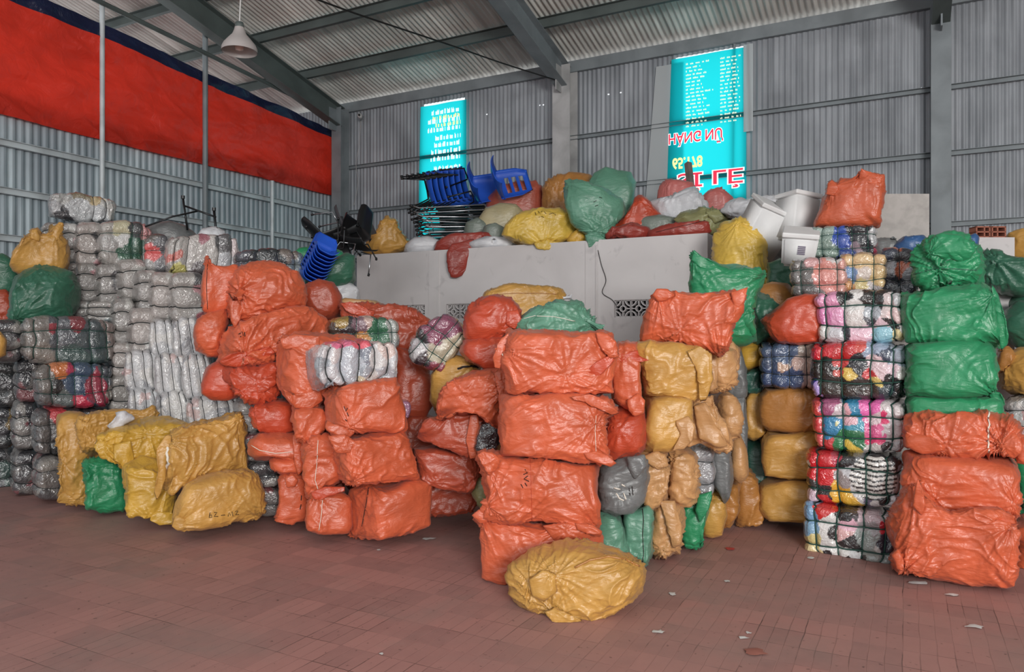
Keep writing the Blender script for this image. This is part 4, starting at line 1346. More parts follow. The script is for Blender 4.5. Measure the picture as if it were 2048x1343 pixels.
top = B('single silver bale crowning the left pile against the wall', '97,400 105,390 150,388 190,394 225,402 230,415 226,442 190,447 160,448 145,440 120,436 100,432', 8.3, .45, 0, (.25, .58), (), 'silver', cell=.13, key='TOP', step=2.0, crumple=1.8,
  seeds=[(.1, .5, (160, 160, 162)), (.2, .2, (170, 170, 168)), (.25, .9, (60, 60, 64), .7), (.5, .1, (128, 118, 96), .8), (.45, .5, (170, 172, 174)), (.7, .15, (190, 170, 130), .8), (.75, .6, (176, 178, 180)), (.9, .4, (186, 184, 180))])
GS_ = 'silver wrapped bales of the left pile'
rows = [
    # label, bbox, D, yaw, vsx, palette
    ('grey bale just below the crowning silver bale, leftmost', 'b 84 447 128 500 4', 8.35, 0, (), 'silver'),
    ('small silver bale between two under the crowning bale', 'b 118 448 158 525 4', 8.25, 0, (.3,), 'silver'),
    ('silver bale with pale right half under the crowning bale', 'b 150 446 206 537 5', 8.15, 10, (.2,), 'silver'),
    ('small bale with a red patch beside the dark green sack', 'b 136 528 160 580 4', 8.25, 0, (), 'pinkish'),
    ('silver bale right of the dark green sack, upper', 'b 150 526 200 607 5', 8.1, 10, (.2,), 'silver'),
    ('silver bale second from the dark green sack', 'b 190 530 238 614 5', 8.0, 10, (.3,), 'silver'),
    ('silver bale with pinkish patches below the green patched one', 'b 230 520 290 600 5', 7.95, 14, (.1,), 'pinkish'),
    ('silver bale leaning under the pink patched bale', 'b 266 542 316 630 5', 7.8, 12, (.3,), 'silver'),
    ('silver bale with red stripe at its right side', 'b 296 546 352 642 5', 7.65, 12, (.2,), 'pinkish'),
    ('silver bale touching the eared orange sack, upper', 'b 338 546 408 646 5', 7.45, 8, (.1,), 'silver'),
    ('silver bale low beside the dark green sack', 'b 143 604 184 645 4', 8.0, 0, (), 'silver'),
    ('silver bale with a mauve end above the wide dark bale', 'b 176 603 228 645 4', 7.9, 0, (.4,), 'pinkish'),
    ('silver bale right of the mauve ended one', 'b 222 598 268 690 5', 7.75, 8, (.2,), 'silver'),
    ('silver bale with a crimson corner in the pile middle', 'b 256 618 312 714 5', 7.55, 10, (.3,), 'pinkish'),
    ('ridged silver bale lying sideways, middle of pile', 'b 300 640 358 716 4', 7.4, 0, (-.4, .1, .5), 'bright'),
    ('ridged silver bale touching the low bulging orange sack', 'b 346 636 412 716 4', 7.2, 0, (-.4, .1, .5), 'bright'),
    ('silver bale right of the wide dark bale', 'b 220 686 266 752 5', 7.6, 8, (.2,), 'silver'),
    ('silver bale right of the navy and crimson bale', 'b 216 748 264 822 5', 7.55, 8, (.2,), 'silver'),
    ('ridged pinkish silver bale, row above the mustard pile, left', 'b 250 700 318 786 4', 7.3, 0, (-.4, .1, .5), 'pinkish'),
    ('ridged silver bale, row above the mustard pile, centre', 'b 310 706 374 790 4', 7.1, 0, (-.4, .1, .5), 'bright'),
    ('ridged silver bale, row above the mustard pile, right', 'b 366 708 422 795 4', 6.95, 0, (-.4, .1, .5), 'bright'),
    ('ridged silver bale resting just behind the mustard pile, left', 'b 258 775 320 850 4', 7.2, 0, (-.4, .1, .5), 'bright'),
    ('ridged silver bale resting just behind the mustard pile, centre', 'b 312 780 384 856 4', 7.0, 0, (-.5, -.1, .3, .6), 'bright'),
    ('long ridged silver bale behind the mustard pile, right', 'b 374 788 482 866 5', 6.75, 0, (-.6, -.25, .1, .4, .7), 'bright'),
]
for k, (lab, bb, D, yw, vx, pal) in enumerate(rows):
    ridged = lab.startswith(('ridged', 'long ridged'))
    rr = random.Random(k + 40)
    if ridged:
        sd = None
        pal = 'ridged'
    else:
        pt = [(180, 134, 138), (78, 76, 78), (200, 198, 195), (176, 160, 157), (150, 84, 92) if k % 3 == 0 else (170, 166, 162), (120, 130, 132), (134, 130, 128), (208, 206, 203), (186, 184, 180)]
        g0 = rr.choice([(158, 153, 149), (148, 144, 141), (166, 158, 154)])
        sd = [(.2, .2, g0, 1.5), (.25, .8, g0, 1.5), (.5, .5, g0, 1.3)] + [(rr.uniform(.62, 1), v, rr.choice(pt), rr.uniform(.6, .95)) for v in (.08, .3, .5, .7, .92)] + [(.95, .5, (176, 174, 172), 1)]
    B(lab, bb, D, .42, yw, vx if ridged else (), () if ridged else (-.32, .34), pal, seeds=sd, cell=.1, key='S%d' % k, roll=(-6 if ridged else RNG.uniform(-5, 5)), groove=.018, crumple=.9, rad=.0032 if ridged else .0058, n=6, step=2.2, group=None)
B('silver bale with a large green patch, upper left pile', '196,460 205,447 250,443 285,448 300,465 302,520 296,538 250,538 215,540 198,520', 8.0, .45, 8, (.1, .45, .75), (-.32, .34), 'silver', cell=.12, key='GPT', strap=M_STRAP, base=None,
  seeds=[(.12, .2, (160, 156, 150), 1), (.12, .5, (170, 168, 166), 1), (.12, .85, (160, 156, 152), 1), (.4, .15, (196, 190, 160), .8), (.42, .45, (206, 206, 204), .6), (.6, .6, (40, 86, 68), 1.2), (.45, .75, (48, 96, 74), .8), (.85, .55, (40, 80, 64), .9), (.65, .2, (70, 72, 74), .8), (.88, .15, (186, 130, 130), .8), (.85, .85, (150, 150, 148), .8), (.4, .95, (190, 188, 186), .6)])
S('grey', 'translucent grey wrapped lump behind the upper left bales', '288,460 310,446 340,444 372,455 396,475 390,505 340,512 305,505', 8.5, .45, 0, 'GLP', 1, 20, n=3)
B('pinkish silver bale lying on the left pile near the table frame', '330,490 340,478 400,472 455,470 472,480 476,510 470,545 430,550 380,552 338,550 330,530', 7.9, .42, 10, (-.7, -.35, .25, .65), (), 'pinkish', cell=.12, key='PKB', base=None, crumple=1.5,
  seeds=[(.1, .3, (176, 172, 168)), (.12, .5, (206, 120, 110), .7), (.3, .5, (186, 180, 176), 1.2), (.5, .2, (160, 100, 110), .5), (.55, .5, (196, 190, 186), 1.2), (.45, .9, (90, 80, 82), .8), (.75, .3, (100, 98, 100), .7), (.8, .6, (186, 186, 190), 1), (.95, .4, (206, 190, 190), 1), (.2, .95, (200, 190, 110), .5), (.6, .95, (170, 90, 100), .7)])
B('bale with a red wedge patch beside the pinkish silver bale', 'b 292 470 336 548 4', 8.05, .4, 0, (), (.1,), 'dim', cell=.12, key='RWB', seeds=[(.3, .5, (206, 84, 84), 1), (.7, .3, (90, 90, 94), 1.2), (.2, .9, (150, 148, 146), 1), (.8, .8, (110, 110, 114), 1), (.3, .05, (96, 90, 86), 1)])
S('white', 'white round bundle at the foot of the table frame', '392,475 405,460 430,455 450,462 455,480 430,488 400,486', 8.3, .35, 0, 'WRB', .8, 10, n=3)
B('dark glossy bale behind the top of the left orange heap', 'b 470 500 604 560 4', 7.4, .45, 5, (-.3, .2, .6), (0,), 'dim', cell=.12, key='DKB',
  seeds=[(.1, .5, (70, 70, 80)), (.3, .5, (40, 44, 48)), (.5, .4, (30, 36, 40), 1.2), (.6, .8, (50, 50, 54)), (.75, .2, (110, 100, 92), .8), (.9, .5, (110, 120, 122), 1)])
S('green', 'green sack behind the blue chair stack in the left corner', '580,515 600,497 635,495 650,508 650,540 600,545 584,535', 8.3, .45, 0, 'GBK', .9, 10)
S('dark_green', 'dark green sack between blue chairs and white room', '640,560 655,525 690,505 708,512 710,560 690,575 650,575', 7.8, .45, 0, 'GBK2', 1, 30, n=3.4)
S('green', 'green sack edge above the dark green one near the room corner', '632,520 645,500 670,498 690,512 680,530 640,530', 8.3, .4, 0, 'GBK3', 1, 30, n=3.4)
S('olive', 'khaki sack end low beside the white room corner', '650,575 668,560 690,560 705,575 690,590 660,592', 8.0, .35, 0, 'KH', .8, 0, n=3)

S('teal', 'dark sack under the heap of black chairs in the corner', 'b 612 515 706 640 5', 8.9, .5, 0, 'TBC', .9, 20)
S('teal', 'dark sack at the bottom below the black chairs', 'b 608 636 700 870 5', 8.9, .5, 0, 'TBC2', .9, 20, step=6, base=0.0)
# ------------------------------------------------------------------ right: the column of colourful bales
K, WH, GY, PK, RD = (26, 26, 30), (216, 214, 212), (150, 152, 156), (222, 150, 186), (196, 26, 52)
VS = (-.62, -.2, .2, .6)
M = dict(vsx=VS, hsz=(-.32, .33), step=1.8, strap=M_STRAP, rad=.0055, pal='bright', crumple=.5)
B('pink and white bale with black splotches, top of the tall bright column', '1632,600 1640,588 1700,582 1780,581 1798,588 1800,620 1812,650 1810,683 1760,687 1690,688 1640,686 1640,640', 5.42, .42, -5, key='M1', **M,
  seeds=[(.08, .15, PK, 1), (.22, .2, PK, 1), (.1, .45, (216, 130, 180), 1), (.27, .55, (226, 160, 196), .8), (.1, .85, WH, .9), (.25, .85, (206, 206, 212), .8), (.36, .12, K, .8), (.48, .08, WH, .5), (.6, .12, (40, 36, 36), 1.3), (.7, .25, K, .7), (.45, .3, WH, .8), (.45, .55, (214, 208, 206), 1), (.62, .42, (170, 176, 184), .9), (.8, .3, (206, 190, 190), .9), (.92, .2, (190, 190, 194), .8), (.9, .45, (216, 190, 190), .9), (.6, .6, (70, 70, 80), .6), (.5, .8, (228, 190, 206), 1.1), (.35, .75, (60, 60, 70), .5), (.7, .85, (140, 190, 206), .8), (.84, .62, (28, 28, 30), .8), (.9, .85, (226, 210, 160), .7), (.7, .65, (224, 196, 206), .7), (.98, .7, WH, .6)])
B('bale of red, black and white clothes, second in the bright column', '1626,700 1632,688 1700,684 1780,686 1808,690 1811,730 1808,780 1812,793 1760,796 1690,797 1632,792 1624,760', 5.36, .44, -5, key='M2', **M,
  seeds=[(.06, .12, (206, 24, 60), 1), (.22, .15, (206, 20, 40), 1.1), (.4, .14, (190, 30, 36), 1), (.52, .1, (196, 70, 60), .7), (.66, .1, (150, 164, 186), .9), (.78, .16, (60, 70, 90), .6), (.9, .15, (170, 180, 196), 1), (.1, .42, K, .9), (.25, .45, (24, 24, 26), 1.2), (.36, .35, (196, 60, 60), .6), (.52, .45, (22, 26, 36), 1), (.42, .6, (222, 190, 96), .7), (.34, .6, (190, 70, 60), .6), (.62, .6, (196, 50, 56), .6), (.72, .4, (226, 200, 206), .9), (.86, .45, (226, 200, 210), .8), (.84, .58, (30, 30, 34), .7), (.04, .78, (36, 36, 120), .8), (.1, .85, (170, 150, 210), .8), (.3, .8, (40, 34, 30), 1.3), (.5, .82, (48, 40, 36), 1), (.66, .72, (216, 190, 110), .5), (.6, .9, (56, 44, 40), .8), (.76, .85, (20, 40, 50), 1), (.9, .85, K, 1), (.97, .5, (210, 208, 206), .7)])
B('bale of pink, turquoise and green clothes, middle of the bright column', '1627,800 1635,793 1720,793 1800,793 1812,805 1810,830 1808,880 1800,900 1740,902 1680,899 1640,893 1630,860', 5.32, .46, -5, key='M3', **M,
  seeds=[(.06, .15, (206, 70, 70), 1), (.22, .12, (170, 90, 130), .8), (.3, .22, (206, 190, 196), .7), (.48, .15, (40, 130, 170), .9), (.4, .2, (226, 170, 180), .6), (.64, .12, (232, 110, 180), 1), (.66, .3, (222, 200, 206), .6), (.85, .15, (210, 200, 202), 1.1), (.8, .28, (216, 60, 110), .6), (.06, .5, (206, 66, 70), 1), (.22, .5, (40, 130, 176), 1.2), (.28, .48, (210, 206, 150), .5), (.45, .42, (226, 180, 190), .7), (.5, .55, (60, 150, 176), .9), (.64, .5, (220, 100, 150), 1), (.88, .5, (206, 196, 200), 1.3), (.06, .85, (216, 92, 96), 1.1), (.22, .82, (206, 66, 70), .8), (.34, .82, (36, 120, 74), .9), (.5, .72, (30, 110, 70), 1), (.46, .9, (222, 190, 80), .8), (.66, .75, (216, 60, 110), .6), (.68, .92, (196, 190, 188), .8), (.78, .85, (36, 34, 36), .6), (.9, .85, (180, 180, 184), .9), (.98, .95, (206, 96, 90), .5)])
B('bale with black and white striped cloth, fourth in the bright column', '1616,900 1622,893 1700,898 1800,905 1806,915 1800,960 1796,1010 1740,1010 1680,1004 1618,1000 1618,950', 5.28, .48, -5, key='M4', stripes=(.72, .42, .42, 70), **M,
  seeds=[(.06, .12, (206, 20, 36), 1), (.24, .14, (200, 16, 34), 1), (.36, .08, (180, 60, 80), .5), (.48, .12, K, .8), (.1, .42, (206, 30, 44), 1), (.24, .45, (206, 24, 34), 1.1), (.04, .3, WH, .6), (.5, .25, (190, 190, 194), .7), (.62, .1, (110, 112, 116), .8), (.72, .18, (30, 30, 40), .7), (.9, .12, (30, 30, 34), .8), (.96, .2, (176, 190, 210), .6), (.4, .5, (150, 140, 140), .8), (.72, .45, (200, 198, 196), 1), (.94, .5, (190, 194, 200), .7), (.08, .72, (46, 42, 42), .9), (.08, .9, (196, 170, 184), .7), (.26, .72, K, .7), (.36, .72, (226, 170, 50), 1.1), (.48, .85, (226, 176, 60), .9), (.25, .92, (200, 40, 44), .6), (.6, .75, (210, 208, 210), .8), (.66, .85, (110, 106, 130), .5), (.8, .8, K, .8), (.9, .88, (206, 206, 212), .9), (.75, .95, WH, .8)])
B('bale of cow spotted and grey clothes standing on the floor, bright column base', '1611,1005 1618,998 1680,1002 1760,1012 1795,1020 1798,1060 1790,1128 1740,1124 1680,1116 1630,1107 1613,1104 1611,1050', 5.22, .5, -3, key='M5', base=0.0, **M,
  seeds=[(.08, .15, (120, 160, 196), 1.1), (.08, .4, (130, 170, 200), .8), (.02, .03, (210, 220, 120), .5), (.26, .08, (200, 40, 40), .7), (.3, .25, WH, .8), (.42, .12, K, .7), (.48, .28, (226, 180, 196), .8), (.56, .1, (60, 50, 54), .5), (.68, .14, (196, 176, 184), .9), (.68, .3, (160, 156, 160), .8), (.88, .12, (190, 184, 190), .8), (.86, .26, (196, 30, 54), .8), (.12, .6, (206, 190, 130), .6), (.24, .5, WH, .8), (.34, .45, (36, 32, 34), .6), (.3, .62, WH, .7), (.48, .45, (214, 170, 170), .8), (.54, .55, (24, 24, 28), 1), (.66, .5, (150, 160, 158), 1.2), (.86, .5, (30, 36, 56), .9), (.78, .6, WH, .5), (.08, .85, (226, 208, 160), 1.1), (.26, .85, K, .7), (.3, .97, (220, 170, 176), .6), (.4, .8, WH, .8), (.46, .92, (30, 28, 30), .7), (.54, .85, (220, 222, 224), .7), (.62, .85, K, .5), (.72, .8, (146, 154, 150), 1.2), (.9, .85, (140, 150, 150), 1), (.72, .97, (210, 214, 210), .5), (.92, .97, (40, 44, 46), .6)])
# bales on and behind that column
B('grey and salmon bale above the red cone shaped sack', '1582,540 1588,522 1640,517 1688,520 1692,560 1690,600 1640,600 1588,590', 5.95, .45, 0, (-.5, 0, .5), (-.3, .33), 'bright', cell=.12, key='N1', strap=M_STRAP,
  seeds=[(.15, .2, (110, 106, 104), 1.2), (.2, .55, (104, 100, 98), 1.2), (.2, .9, (96, 94, 94), 1.2), (.42, .12, (196, 150, 150), .7), (.6, .35, (212, 140, 130), 1.1), (.62, .7, (206, 130, 122), 1), (.7, .08, (206, 200, 198), .6), (.85, .3, (206, 150, 140), .9), (.9, .7, (200, 140, 130), .9), (.45, .95, (110, 104, 104), .7)])
B('tan bale with a blue print between salmon and navy bales', '1678,530 1684,512 1730,508 1768,512 1772,550 1762,585 1722,592 1690,590 1680,560', 5.9, .45, 0, (-.3, .35), (-.3, .33), 'bright', cell=.12, key='N2', strap=M_STRAP,
  seeds=[(.1, .2, (196, 150, 100), 1), (.5, .15, (214, 184, 140), 1.3), (.85, .2, (210, 176, 130), 1), (.12, .5, (206, 160, 120), .9), (.3, .52, (120, 150, 190), .7), (.55, .5, (206, 190, 180), .8), (.85, .55, (210, 180, 130), 1), (.2, .85, (196, 140, 90), .8), (.5, .85, (206, 186, 130), .8), (.8, .85, (190, 180, 180), .8)])
B('navy bale with glossy highlights above the pink and white bale', '1762,520 1768,500 1800,497 1828,505 1834,540 1830,588 1800,596 1770,590 1764,560', 5.85, .45, 0, (0,), (-.3, .33), 'navy', cell=.12, key='N3')
B('bale with a royal blue stripe under the upper right orange sack', '1620,470 1628,457 1690,454 1742,452 1752,465 1750,510 1740,520 1680,522 1625,520', 6.3, .45, 0, (-.5, -.1, .2, .6), (-.3, .33), 'bright', cell=.12, key='N4', strap=M_STRAP,
  seeds=[(.1, .3, (150, 168, 160), 1.2), (.3, .3, (140, 160, 152), 1), (.25, .7, (120, 140, 130), 1), (.48, .4, (30, 70, 160), 1.2), (.5, .85, (30, 60, 130), .8), (.65, .25, (24, 26, 38), 1), (.82, .3, (26, 26, 36), 1.1), (.68, .7, (150, 130, 140), .7), (.85, .75, (30, 30, 40), .9), (.97, .3, (190, 190, 192), .7), (.95, .8, (170, 40, 70), .7)])
B('denim blue bale with a beige end at the recess, above mustard sacks', '1520,700 1526,687 1570,685 1628,688 1640,700 1640,760 1630,775 1570,774 1526,770', 5.95, .5, 0, (-.45, -.02, .4), (-.3, .33), 'blue', cell=.12, key='N5',
  seeds=[(.15, .3, (66, 84, 112), 1.5), (.2, .8, (52, 76, 114), 1.3), (.35, .45, (200, 170, 150), .6), (.45, .2, (80, 100, 130), 1), (.5, .8, (56, 80, 120), 1), (.6, .4, (200, 170, 160), .6), (.8, .15, (170, 160, 150), 1), (.82, .5, (190, 166, 156), 1), (.82, .85, (186, 160, 156), 1)])
S('brown', 'mustard brown sack under the denim bale in the recess', '1519,790 1530,775 1590,772 1640,776 1640,860 1590,864 1540,862 1522,850 1518,815', 5.95, .5, 0, 'YR1', 1.1, 0)
S('ochre', 'mustard sack middle of the recess stack', '1524,880 1535,862 1590,860 1640,860 1640,955 1580,958 1530,952 1522,920', 5.9, .52, 0, 'YR2', 1.0, -10)
S('ochre', 'mustard sack on the floor of the recess stack', '1516,975 1528,952 1580,955 1640,955 1640,1042 1600,1046 1540,1042 1516,1020', 5.88, .55, 0, 'YR3', 1.0, -30)
S('yellow', 'small mustard sack end above the teal one in the recess', '1474,700 1480,686 1510,684 1524,695 1520,728 1495,738 1476,720', 6.3, .45, 0, 'YS1', 1, 10, n=3.4)
S('teal', 'dark teal sack end between two mustard ends in the recess', '1484,745 1500,735 1524,732 1526,775 1510,790 1488,782', 6.3, .45, 0, 'TS1', .9, 10)
S('ochre', 'upright mustard sack end left of the recess stack', '1488,800 1500,782 1522,780 1532,810 1530,860 1510,880 1492,870', 6.3, .45, 0, 'YS2', 1.1, 20)
S('teal', 'tall dark green sack at the very back of the recess', '1490,885 1505,876 1535,880 1535,940 1528,1000 1500,1030 1492,950', 6.35, .45, 0, 'TS2', .9, 60)
S('green', 'large bright green sack with pointed ear behind the orange pillow', '1379,600 1381,545 1387,502 1402,515 1438,530 1490,537 1537,545 1530,560 1512,585 1502,620 1514,680 1490,690 1450,690 1400,680', 5.75, .5, 0, 'GP', 1.1, -30, step=2.4, gathers=[(1390, 510), (1532, 550)])
S('pale_yellow', 'tall bright yellow sack standing right of the white room', '1428,520 1430,478 1447,447 1480,435 1512,452 1532,490 1539,545 1538,600 1500,610 1440,600', 7.3, .5, 0, 'YTT', 1.3, 0, n=3.2, step=2.4, gathers=[(1475, 445)])
S('brown', 'round brown sack above the red cone shaped sack', '1512,600 1520,575 1545,566 1575,570 1590,588 1592,620 1560,640 1525,632', 6.5, .45, 0, 'TR1', 1, 0, n=3)
S('dark_green', 'dark green flap sack between bright green and red cone sacks', '1500,600 1515,585 1535,595 1562,622 1562,640 1545,665 1515,692 1503,680 1512,640', 6.2, .4, 0, 'DGF', 1.3, 40, n=3)
S('red_orange', 'cone shaped red orange sack pointing left beside the bright column', '1524,640 1545,625 1575,598 1610,588 1645,592 1648,640 1645,682 1590,684 1558,682 1540,665', 5.8, .45, 0, 'CN', .8, -30, n=3.4, gathers=[(1528, 640, 2)])
S('dark_green', 'dark green sack behind the white foam boxes', '1535,525 1560,515 1600,520 1605,575 1570,585 1538,570', 6.9, .45, 0, 'DGW', .8, 0)
S('brown', 'brown sack sliver under the dark green flap', '1500,688 1530,672 1560,678 1560,700 1520,705', 6.5, .4, 0, 'BRS', .8, 0)
# green and orange stack at the right
gt = S('green', 'knotted bright green sack topping the right hand stack', '1824,505 1835,488 1862,470 1900,464 1930,472 1952,500 1960,530 1955,566 1900,580 1850,584 1832,565 1825,540', 5.2, .45, 0, 'GT1', 1.7, 10, n=4, step=2.3, gathers=[(1878, 538, 3), (1860, 500)])
knot(gt, 1880, 545, .028, 'green', dirn=(.1, -.5, -.8), L=.1)
line_on(gt, '1828,548 1850,542 1878,536 1910,538 1952,540/1878,536 1895,520 1915,515', .004, sack_mat('dark_green'), 'twine')
GG2 = 'bright green sacks of the right hand stack'
S('green', 'bright green sack with twisted corner, second in the right stack', '1798,600 1803,588 1850,583 1920,575 1975,563 1985,580 1992,620 2000,650 2005,680 2012,700 1996,695 1960,684 1880,683 1815,682 1803,630', 4.98, .48, 5, 'GT2', 1.2, 15, step=2.3, gathers=[(1985, 590), (2005, 690)], group=GG2)
S('green', 'bright green sack in the middle of the right stack', '1812,700 1818,682 1880,684 1980,680 1988,700 1992,780 1960,788 1880,790 1816,790', 4.95, .5, 5, 'GT3', 1.0, -20, step=2.3, gathers=[(1988, 785)], group=GG2)
S('green', 'bright green sack pressed between green and orange ones', '1812,800 1818,788 1900,787 1992,784 2002,800 2006,835 1960,845 1815,845', 4.93, .5, 5, 'GT4', .9, 0, step=2.4, group=GG2)
o1 = S('orange', 'rolled orange sack with pale stripe under the green sacks', '1811,868 1815,835 1835,820 1880,824 1930,820 1975,813 2008,820 2035,845 2048,880 2044,918 2025,905 1960,908 1900,912 1845,905 1812,890', 4.72, .5, 4, 'OR1', 1.4, 70, step=2.3, gathers=[(1895, 890), (2000, 890, 2.5)])
line_on(o1, '1977,822 1978,850 1976,880 1978,905', .006, M_STRING, 'pale_stripe')
S('orange', 'broad orange sack in the middle of the right orange stack', '1806,960 1808,900 1850,900 1960,906 2020,905 2036,930 2040,1000 2036,1040 1960,1040 1870,1030 1808,1010', 4.66, .55, 4, 'OR2', .9, -15, step=2.3, gathers=[(2030, 1010), (1870, 1000)])
S('orange', 'big orange sack on the floor at right with a standing peak', '1776,1050 1782,1020 1800,985 1822,962 1834,955 1845,985 1848,1012 1900,1026 1970,1018 2020,1030 2036,1060 2034,1120 2028,1182 1960,1175 1880,1160 1812,1146 1786,1130 1790,1100', 4.5, .6, 8, 'OR3', 1.5, -20, n=5, step=2.2, base=0.0, gathers=[(1830, 965), (1790, 1120), (1810, 1140), (2020, 1050)])
S('orange', 'narrow orange sack side at the right picture edge', '2030,1050 2048,1030 2150,1040 2150,1150 2048,1160 2034,1130', 4.9, .4, 0, 'OR4', 1.2, 0)
flap(o1, '2028,888 2046,868 2064,900 2056,930 2034,925', 'orange', t=.14, name='bulging_corner', fwd=-.02)
flap(gt, '1850,492 1880,470 1925,472 1950,500 1935,520 1895,512 1862,520', 'green', t=.1, name='folded_top', fwd=.0, gathers=[(1862, 505, 2)])
flap(ALL['GT2'], '1978,568 1996,590 2010,640 2018,690 2004,698 1992,650 1984,600', 'green', t=.06, name='twisted_corner', fwd=.0)
flap(ALL['GT3'], '1975,775 2000,785 2012,810 2002,812 1980,795', 'green', t=.04, name='corner_ear')
flap(o1, '1985,880 2010,862 2035,870 2046,895 2030,915 2000,908', 'orange', t=.08, name='gathered_end', fwd=.02, gathers=[(2005, 890, 2)])
flap(o1, '1808,862 1850,870 1895,890 1890,900 1845,905 1812,892', 'orange', t=.05, name='corner_fold', fwd=.02)
flap(ALL['OR3'], '1826,1012 1830,975 1836,955 1846,985 1850,1010 1844,1030', 'orange', t=.05, name='corner_ear', fwd=.03)
flap(ALL['OR3'], '1784,1110 1796,1098 1806,1120 1808,1142 1794,1138', 'orange', t=.05, name='corner_ear', fwd=.02)
flap(ALL['OR3'], '1960,1020 2000,1018 2030,1032 2036,1056 2004,1046 1970,1036', 'orange', t=.04, name='fold', fwd=.02)
flap(ALL['GP'], '1384,520 1387,500 1402,514 1440,530 1430,542 1400,535', 'green', t=.04, name='corner_ear', fwd=.0)
# behind on the far right
S('dark_green', 'dark green tied sack at right behind the knotted one', '1950,540 1958,510 1990,500 2030,515 2140,535 2145,580 2040,590 2005,588 1970,580', 5.9, .5, 0, 'RG1', 1.4, 15, n=3.2, gathers=[(1995, 520, 2)])
S('dark_green', 'dark green ball shaped sack at the right picture edge', '2000,650 2010,620 2035,605 2140,605 2155,650 2140,690 2030,695 2008,680', 5.8, .5, 0, 'RG2', .9, 0, n=2.6)
S('dark_green', 'dark green sack above the ball shaped one at the right edge', '2010,610 2025,590 2060,582 2155,600 2145,640 2030,640', 6.1, .5, 0, 'RG3', .9, 0, n=3)
S('ochre', 'mustard sack at the right picture edge beside green sacks', '1996,735 2005,712 2035,698 2145,700 2155,780 2030,788 2003,775', 5.6, .5, 0, 'RY1', 1.1, 30, n=3.2)
S('brown', 'brown sack glimpsed right of the middle green sack', '1990,720 2000,695 2020,690 2030,712 2015,740 1995,745', 5.9, .4, 0, 'RB1', .9, 30, n=3.2)
B('pale wrapped bale at the right picture edge below the mustard sack', 'b 2010 788 2150 876 5', 5.5, .45, 0, (), (-.3, .33), 'bright', cell=.12, key='RB2')
S('green', 'green sack sliver low at the right picture edge', '2028,900 2045,872 2150,875 2150,1010 2045,1015 2030,990', 5.4, .4, 0, 'RG4', 1, 0)
S('green', 'green sack sliver under the other one at the right edge', '2026,1010 2048,1000 2150,1010 2150,1110 2045,1110', 5.4, .4, 0, 'RG5', 1, 0, base=0.0)
S('ochre', 'mustard sack high at the right picture edge', '2003,490 2015,465 2045,456 2150,460 2150,530 2040,530 2012,520', 6.3, .5, 0, 'RY2', 1.1, 30, n=3.2)
S('beige', 'pale yellow sack behind the dark green tied one', '1945,515 1965,495 1995,488 2018,500 2018,530 1960,535', 6.5, .45, 0, 'RY3', .8, 0, n=3)
S('blue', 'blue cloth covered sack behind the knotted green sack', '1785,490 1810,474 1850,470 1860,500 1830,520 1790,512', 6.2, .4, 0, 'RBL', .9, 0, n=3)
S('grey', 'grey plastic covered sack beside the pale board', '1742,500 1750,480 1790,475 1805,490 1800,520 1750,525', 6.4, .4, 0, 'RGY', .9, 0, n=3.4)
S('blue', 'blue sack corner right of the knotted green sack', '1925,480 1950,468 1957,475 1955,500 1935,505', 6.0, .3, 0, 'RBC', .8, 0, n=3)
orr = S('orange', 'orange sack with two ears sitting high at the right', '1622,458 1630,440 1642,415 1652,388 1656,368 1664,360 1674,368 1680,358 1700,356 1720,352 1722,338 1745,348 1765,352 1769,385 1760,420 1756,452 1720,456 1680,458', 6.45, .45, 0, 'ORR', .9, 60, gathers=[(1662, 372), (1730, 352)])
flap(orr, '1652,388 1655,366 1664,360 1672,368 1678,378 1668,392', 'orange', t=.05, name='corner_ear')
flap(orr, '1718,356 1722,337 1745,346 1764,352 1762,372 1735,368', 'orange', t=.05, name='corner_ear')
line_on(orr, '1692,454 1700,449 1712,456/1722,449 1732,455', .006, sack_mat('dark_orange'), 'bottom_fold')
# ------------------------------------------------------------------ on the roof of the white room


def TD(u, back=0.0):
    return DY((u), YP + back)


S('ochre', 'mustard sack at the left end of the white room roof', '728,503 735,478 762,452 775,436 790,442 800,462 815,480 828,490 812,502 790,506 750,508', TD(778, .12), .5, 0, 'P1', 1.5, 60, n=3.2, base=BT, gathers=[(780, 445), (820, 490)])
S('white', 'white sack on the roof beside the mustard one', '808,505 812,488 830,476 855,474 880,482 890,500 860,508', TD(850, .1), .4, 0, 'P2', .7, 0, n=3, base=BT)
S('red', 'dark red cloth bundle on the roof under the steel stools', '868,500 875,482 905,468 960,462 990,468 985,482 950,490 930,505 890,506', TD(925, .08), .35, 0, 'P3', 1.2, 10, n=3, base=BT, cat='cloth')
S('red', 'dark red cloth hanging down over the wall from the roof', '896,505 905,488 945,480 950,490 942,505 934,515 934,535 920,550 906,553 898,540 896,520', TD(918, -.07), .08, 0, 'P3b', 1.6, 70, n=3, cat='cloth', name='hanging_cloth')
S('white', 'long flat white sack on the roof edge, middle left', '940,485 975,474 1010,474 1035,482 1038,495 1000,500 945,502', TD(990, .06), .4, 0, 'P4', .7, 0, n=3, base=BT)
S('grey_green', 'clear wrapped grey lump on the roof, left of the beige sack', '925,470 935,445 955,435 978,445 985,470 960,482', TD(955, .6), .35, 0, 'P5', 1, 0, n=3, base=BT)
S('grey_green', 'small clear wrapped grey lump touching the yellow sack', '962,475 970,452 990,446 1006,455 1008,475', TD(985, .35), .3, 0, 'P6', 1, 0, n=3, base=BT)
S('beige', 'plain beige sack on the roof left of the yellow one', '958,440 972,415 1000,407 1030,410 1050,428 1040,455 1010,475 985,470', TD(1000, .75), .5, 0, 'P7', .8, 0, n=3, base=BT)
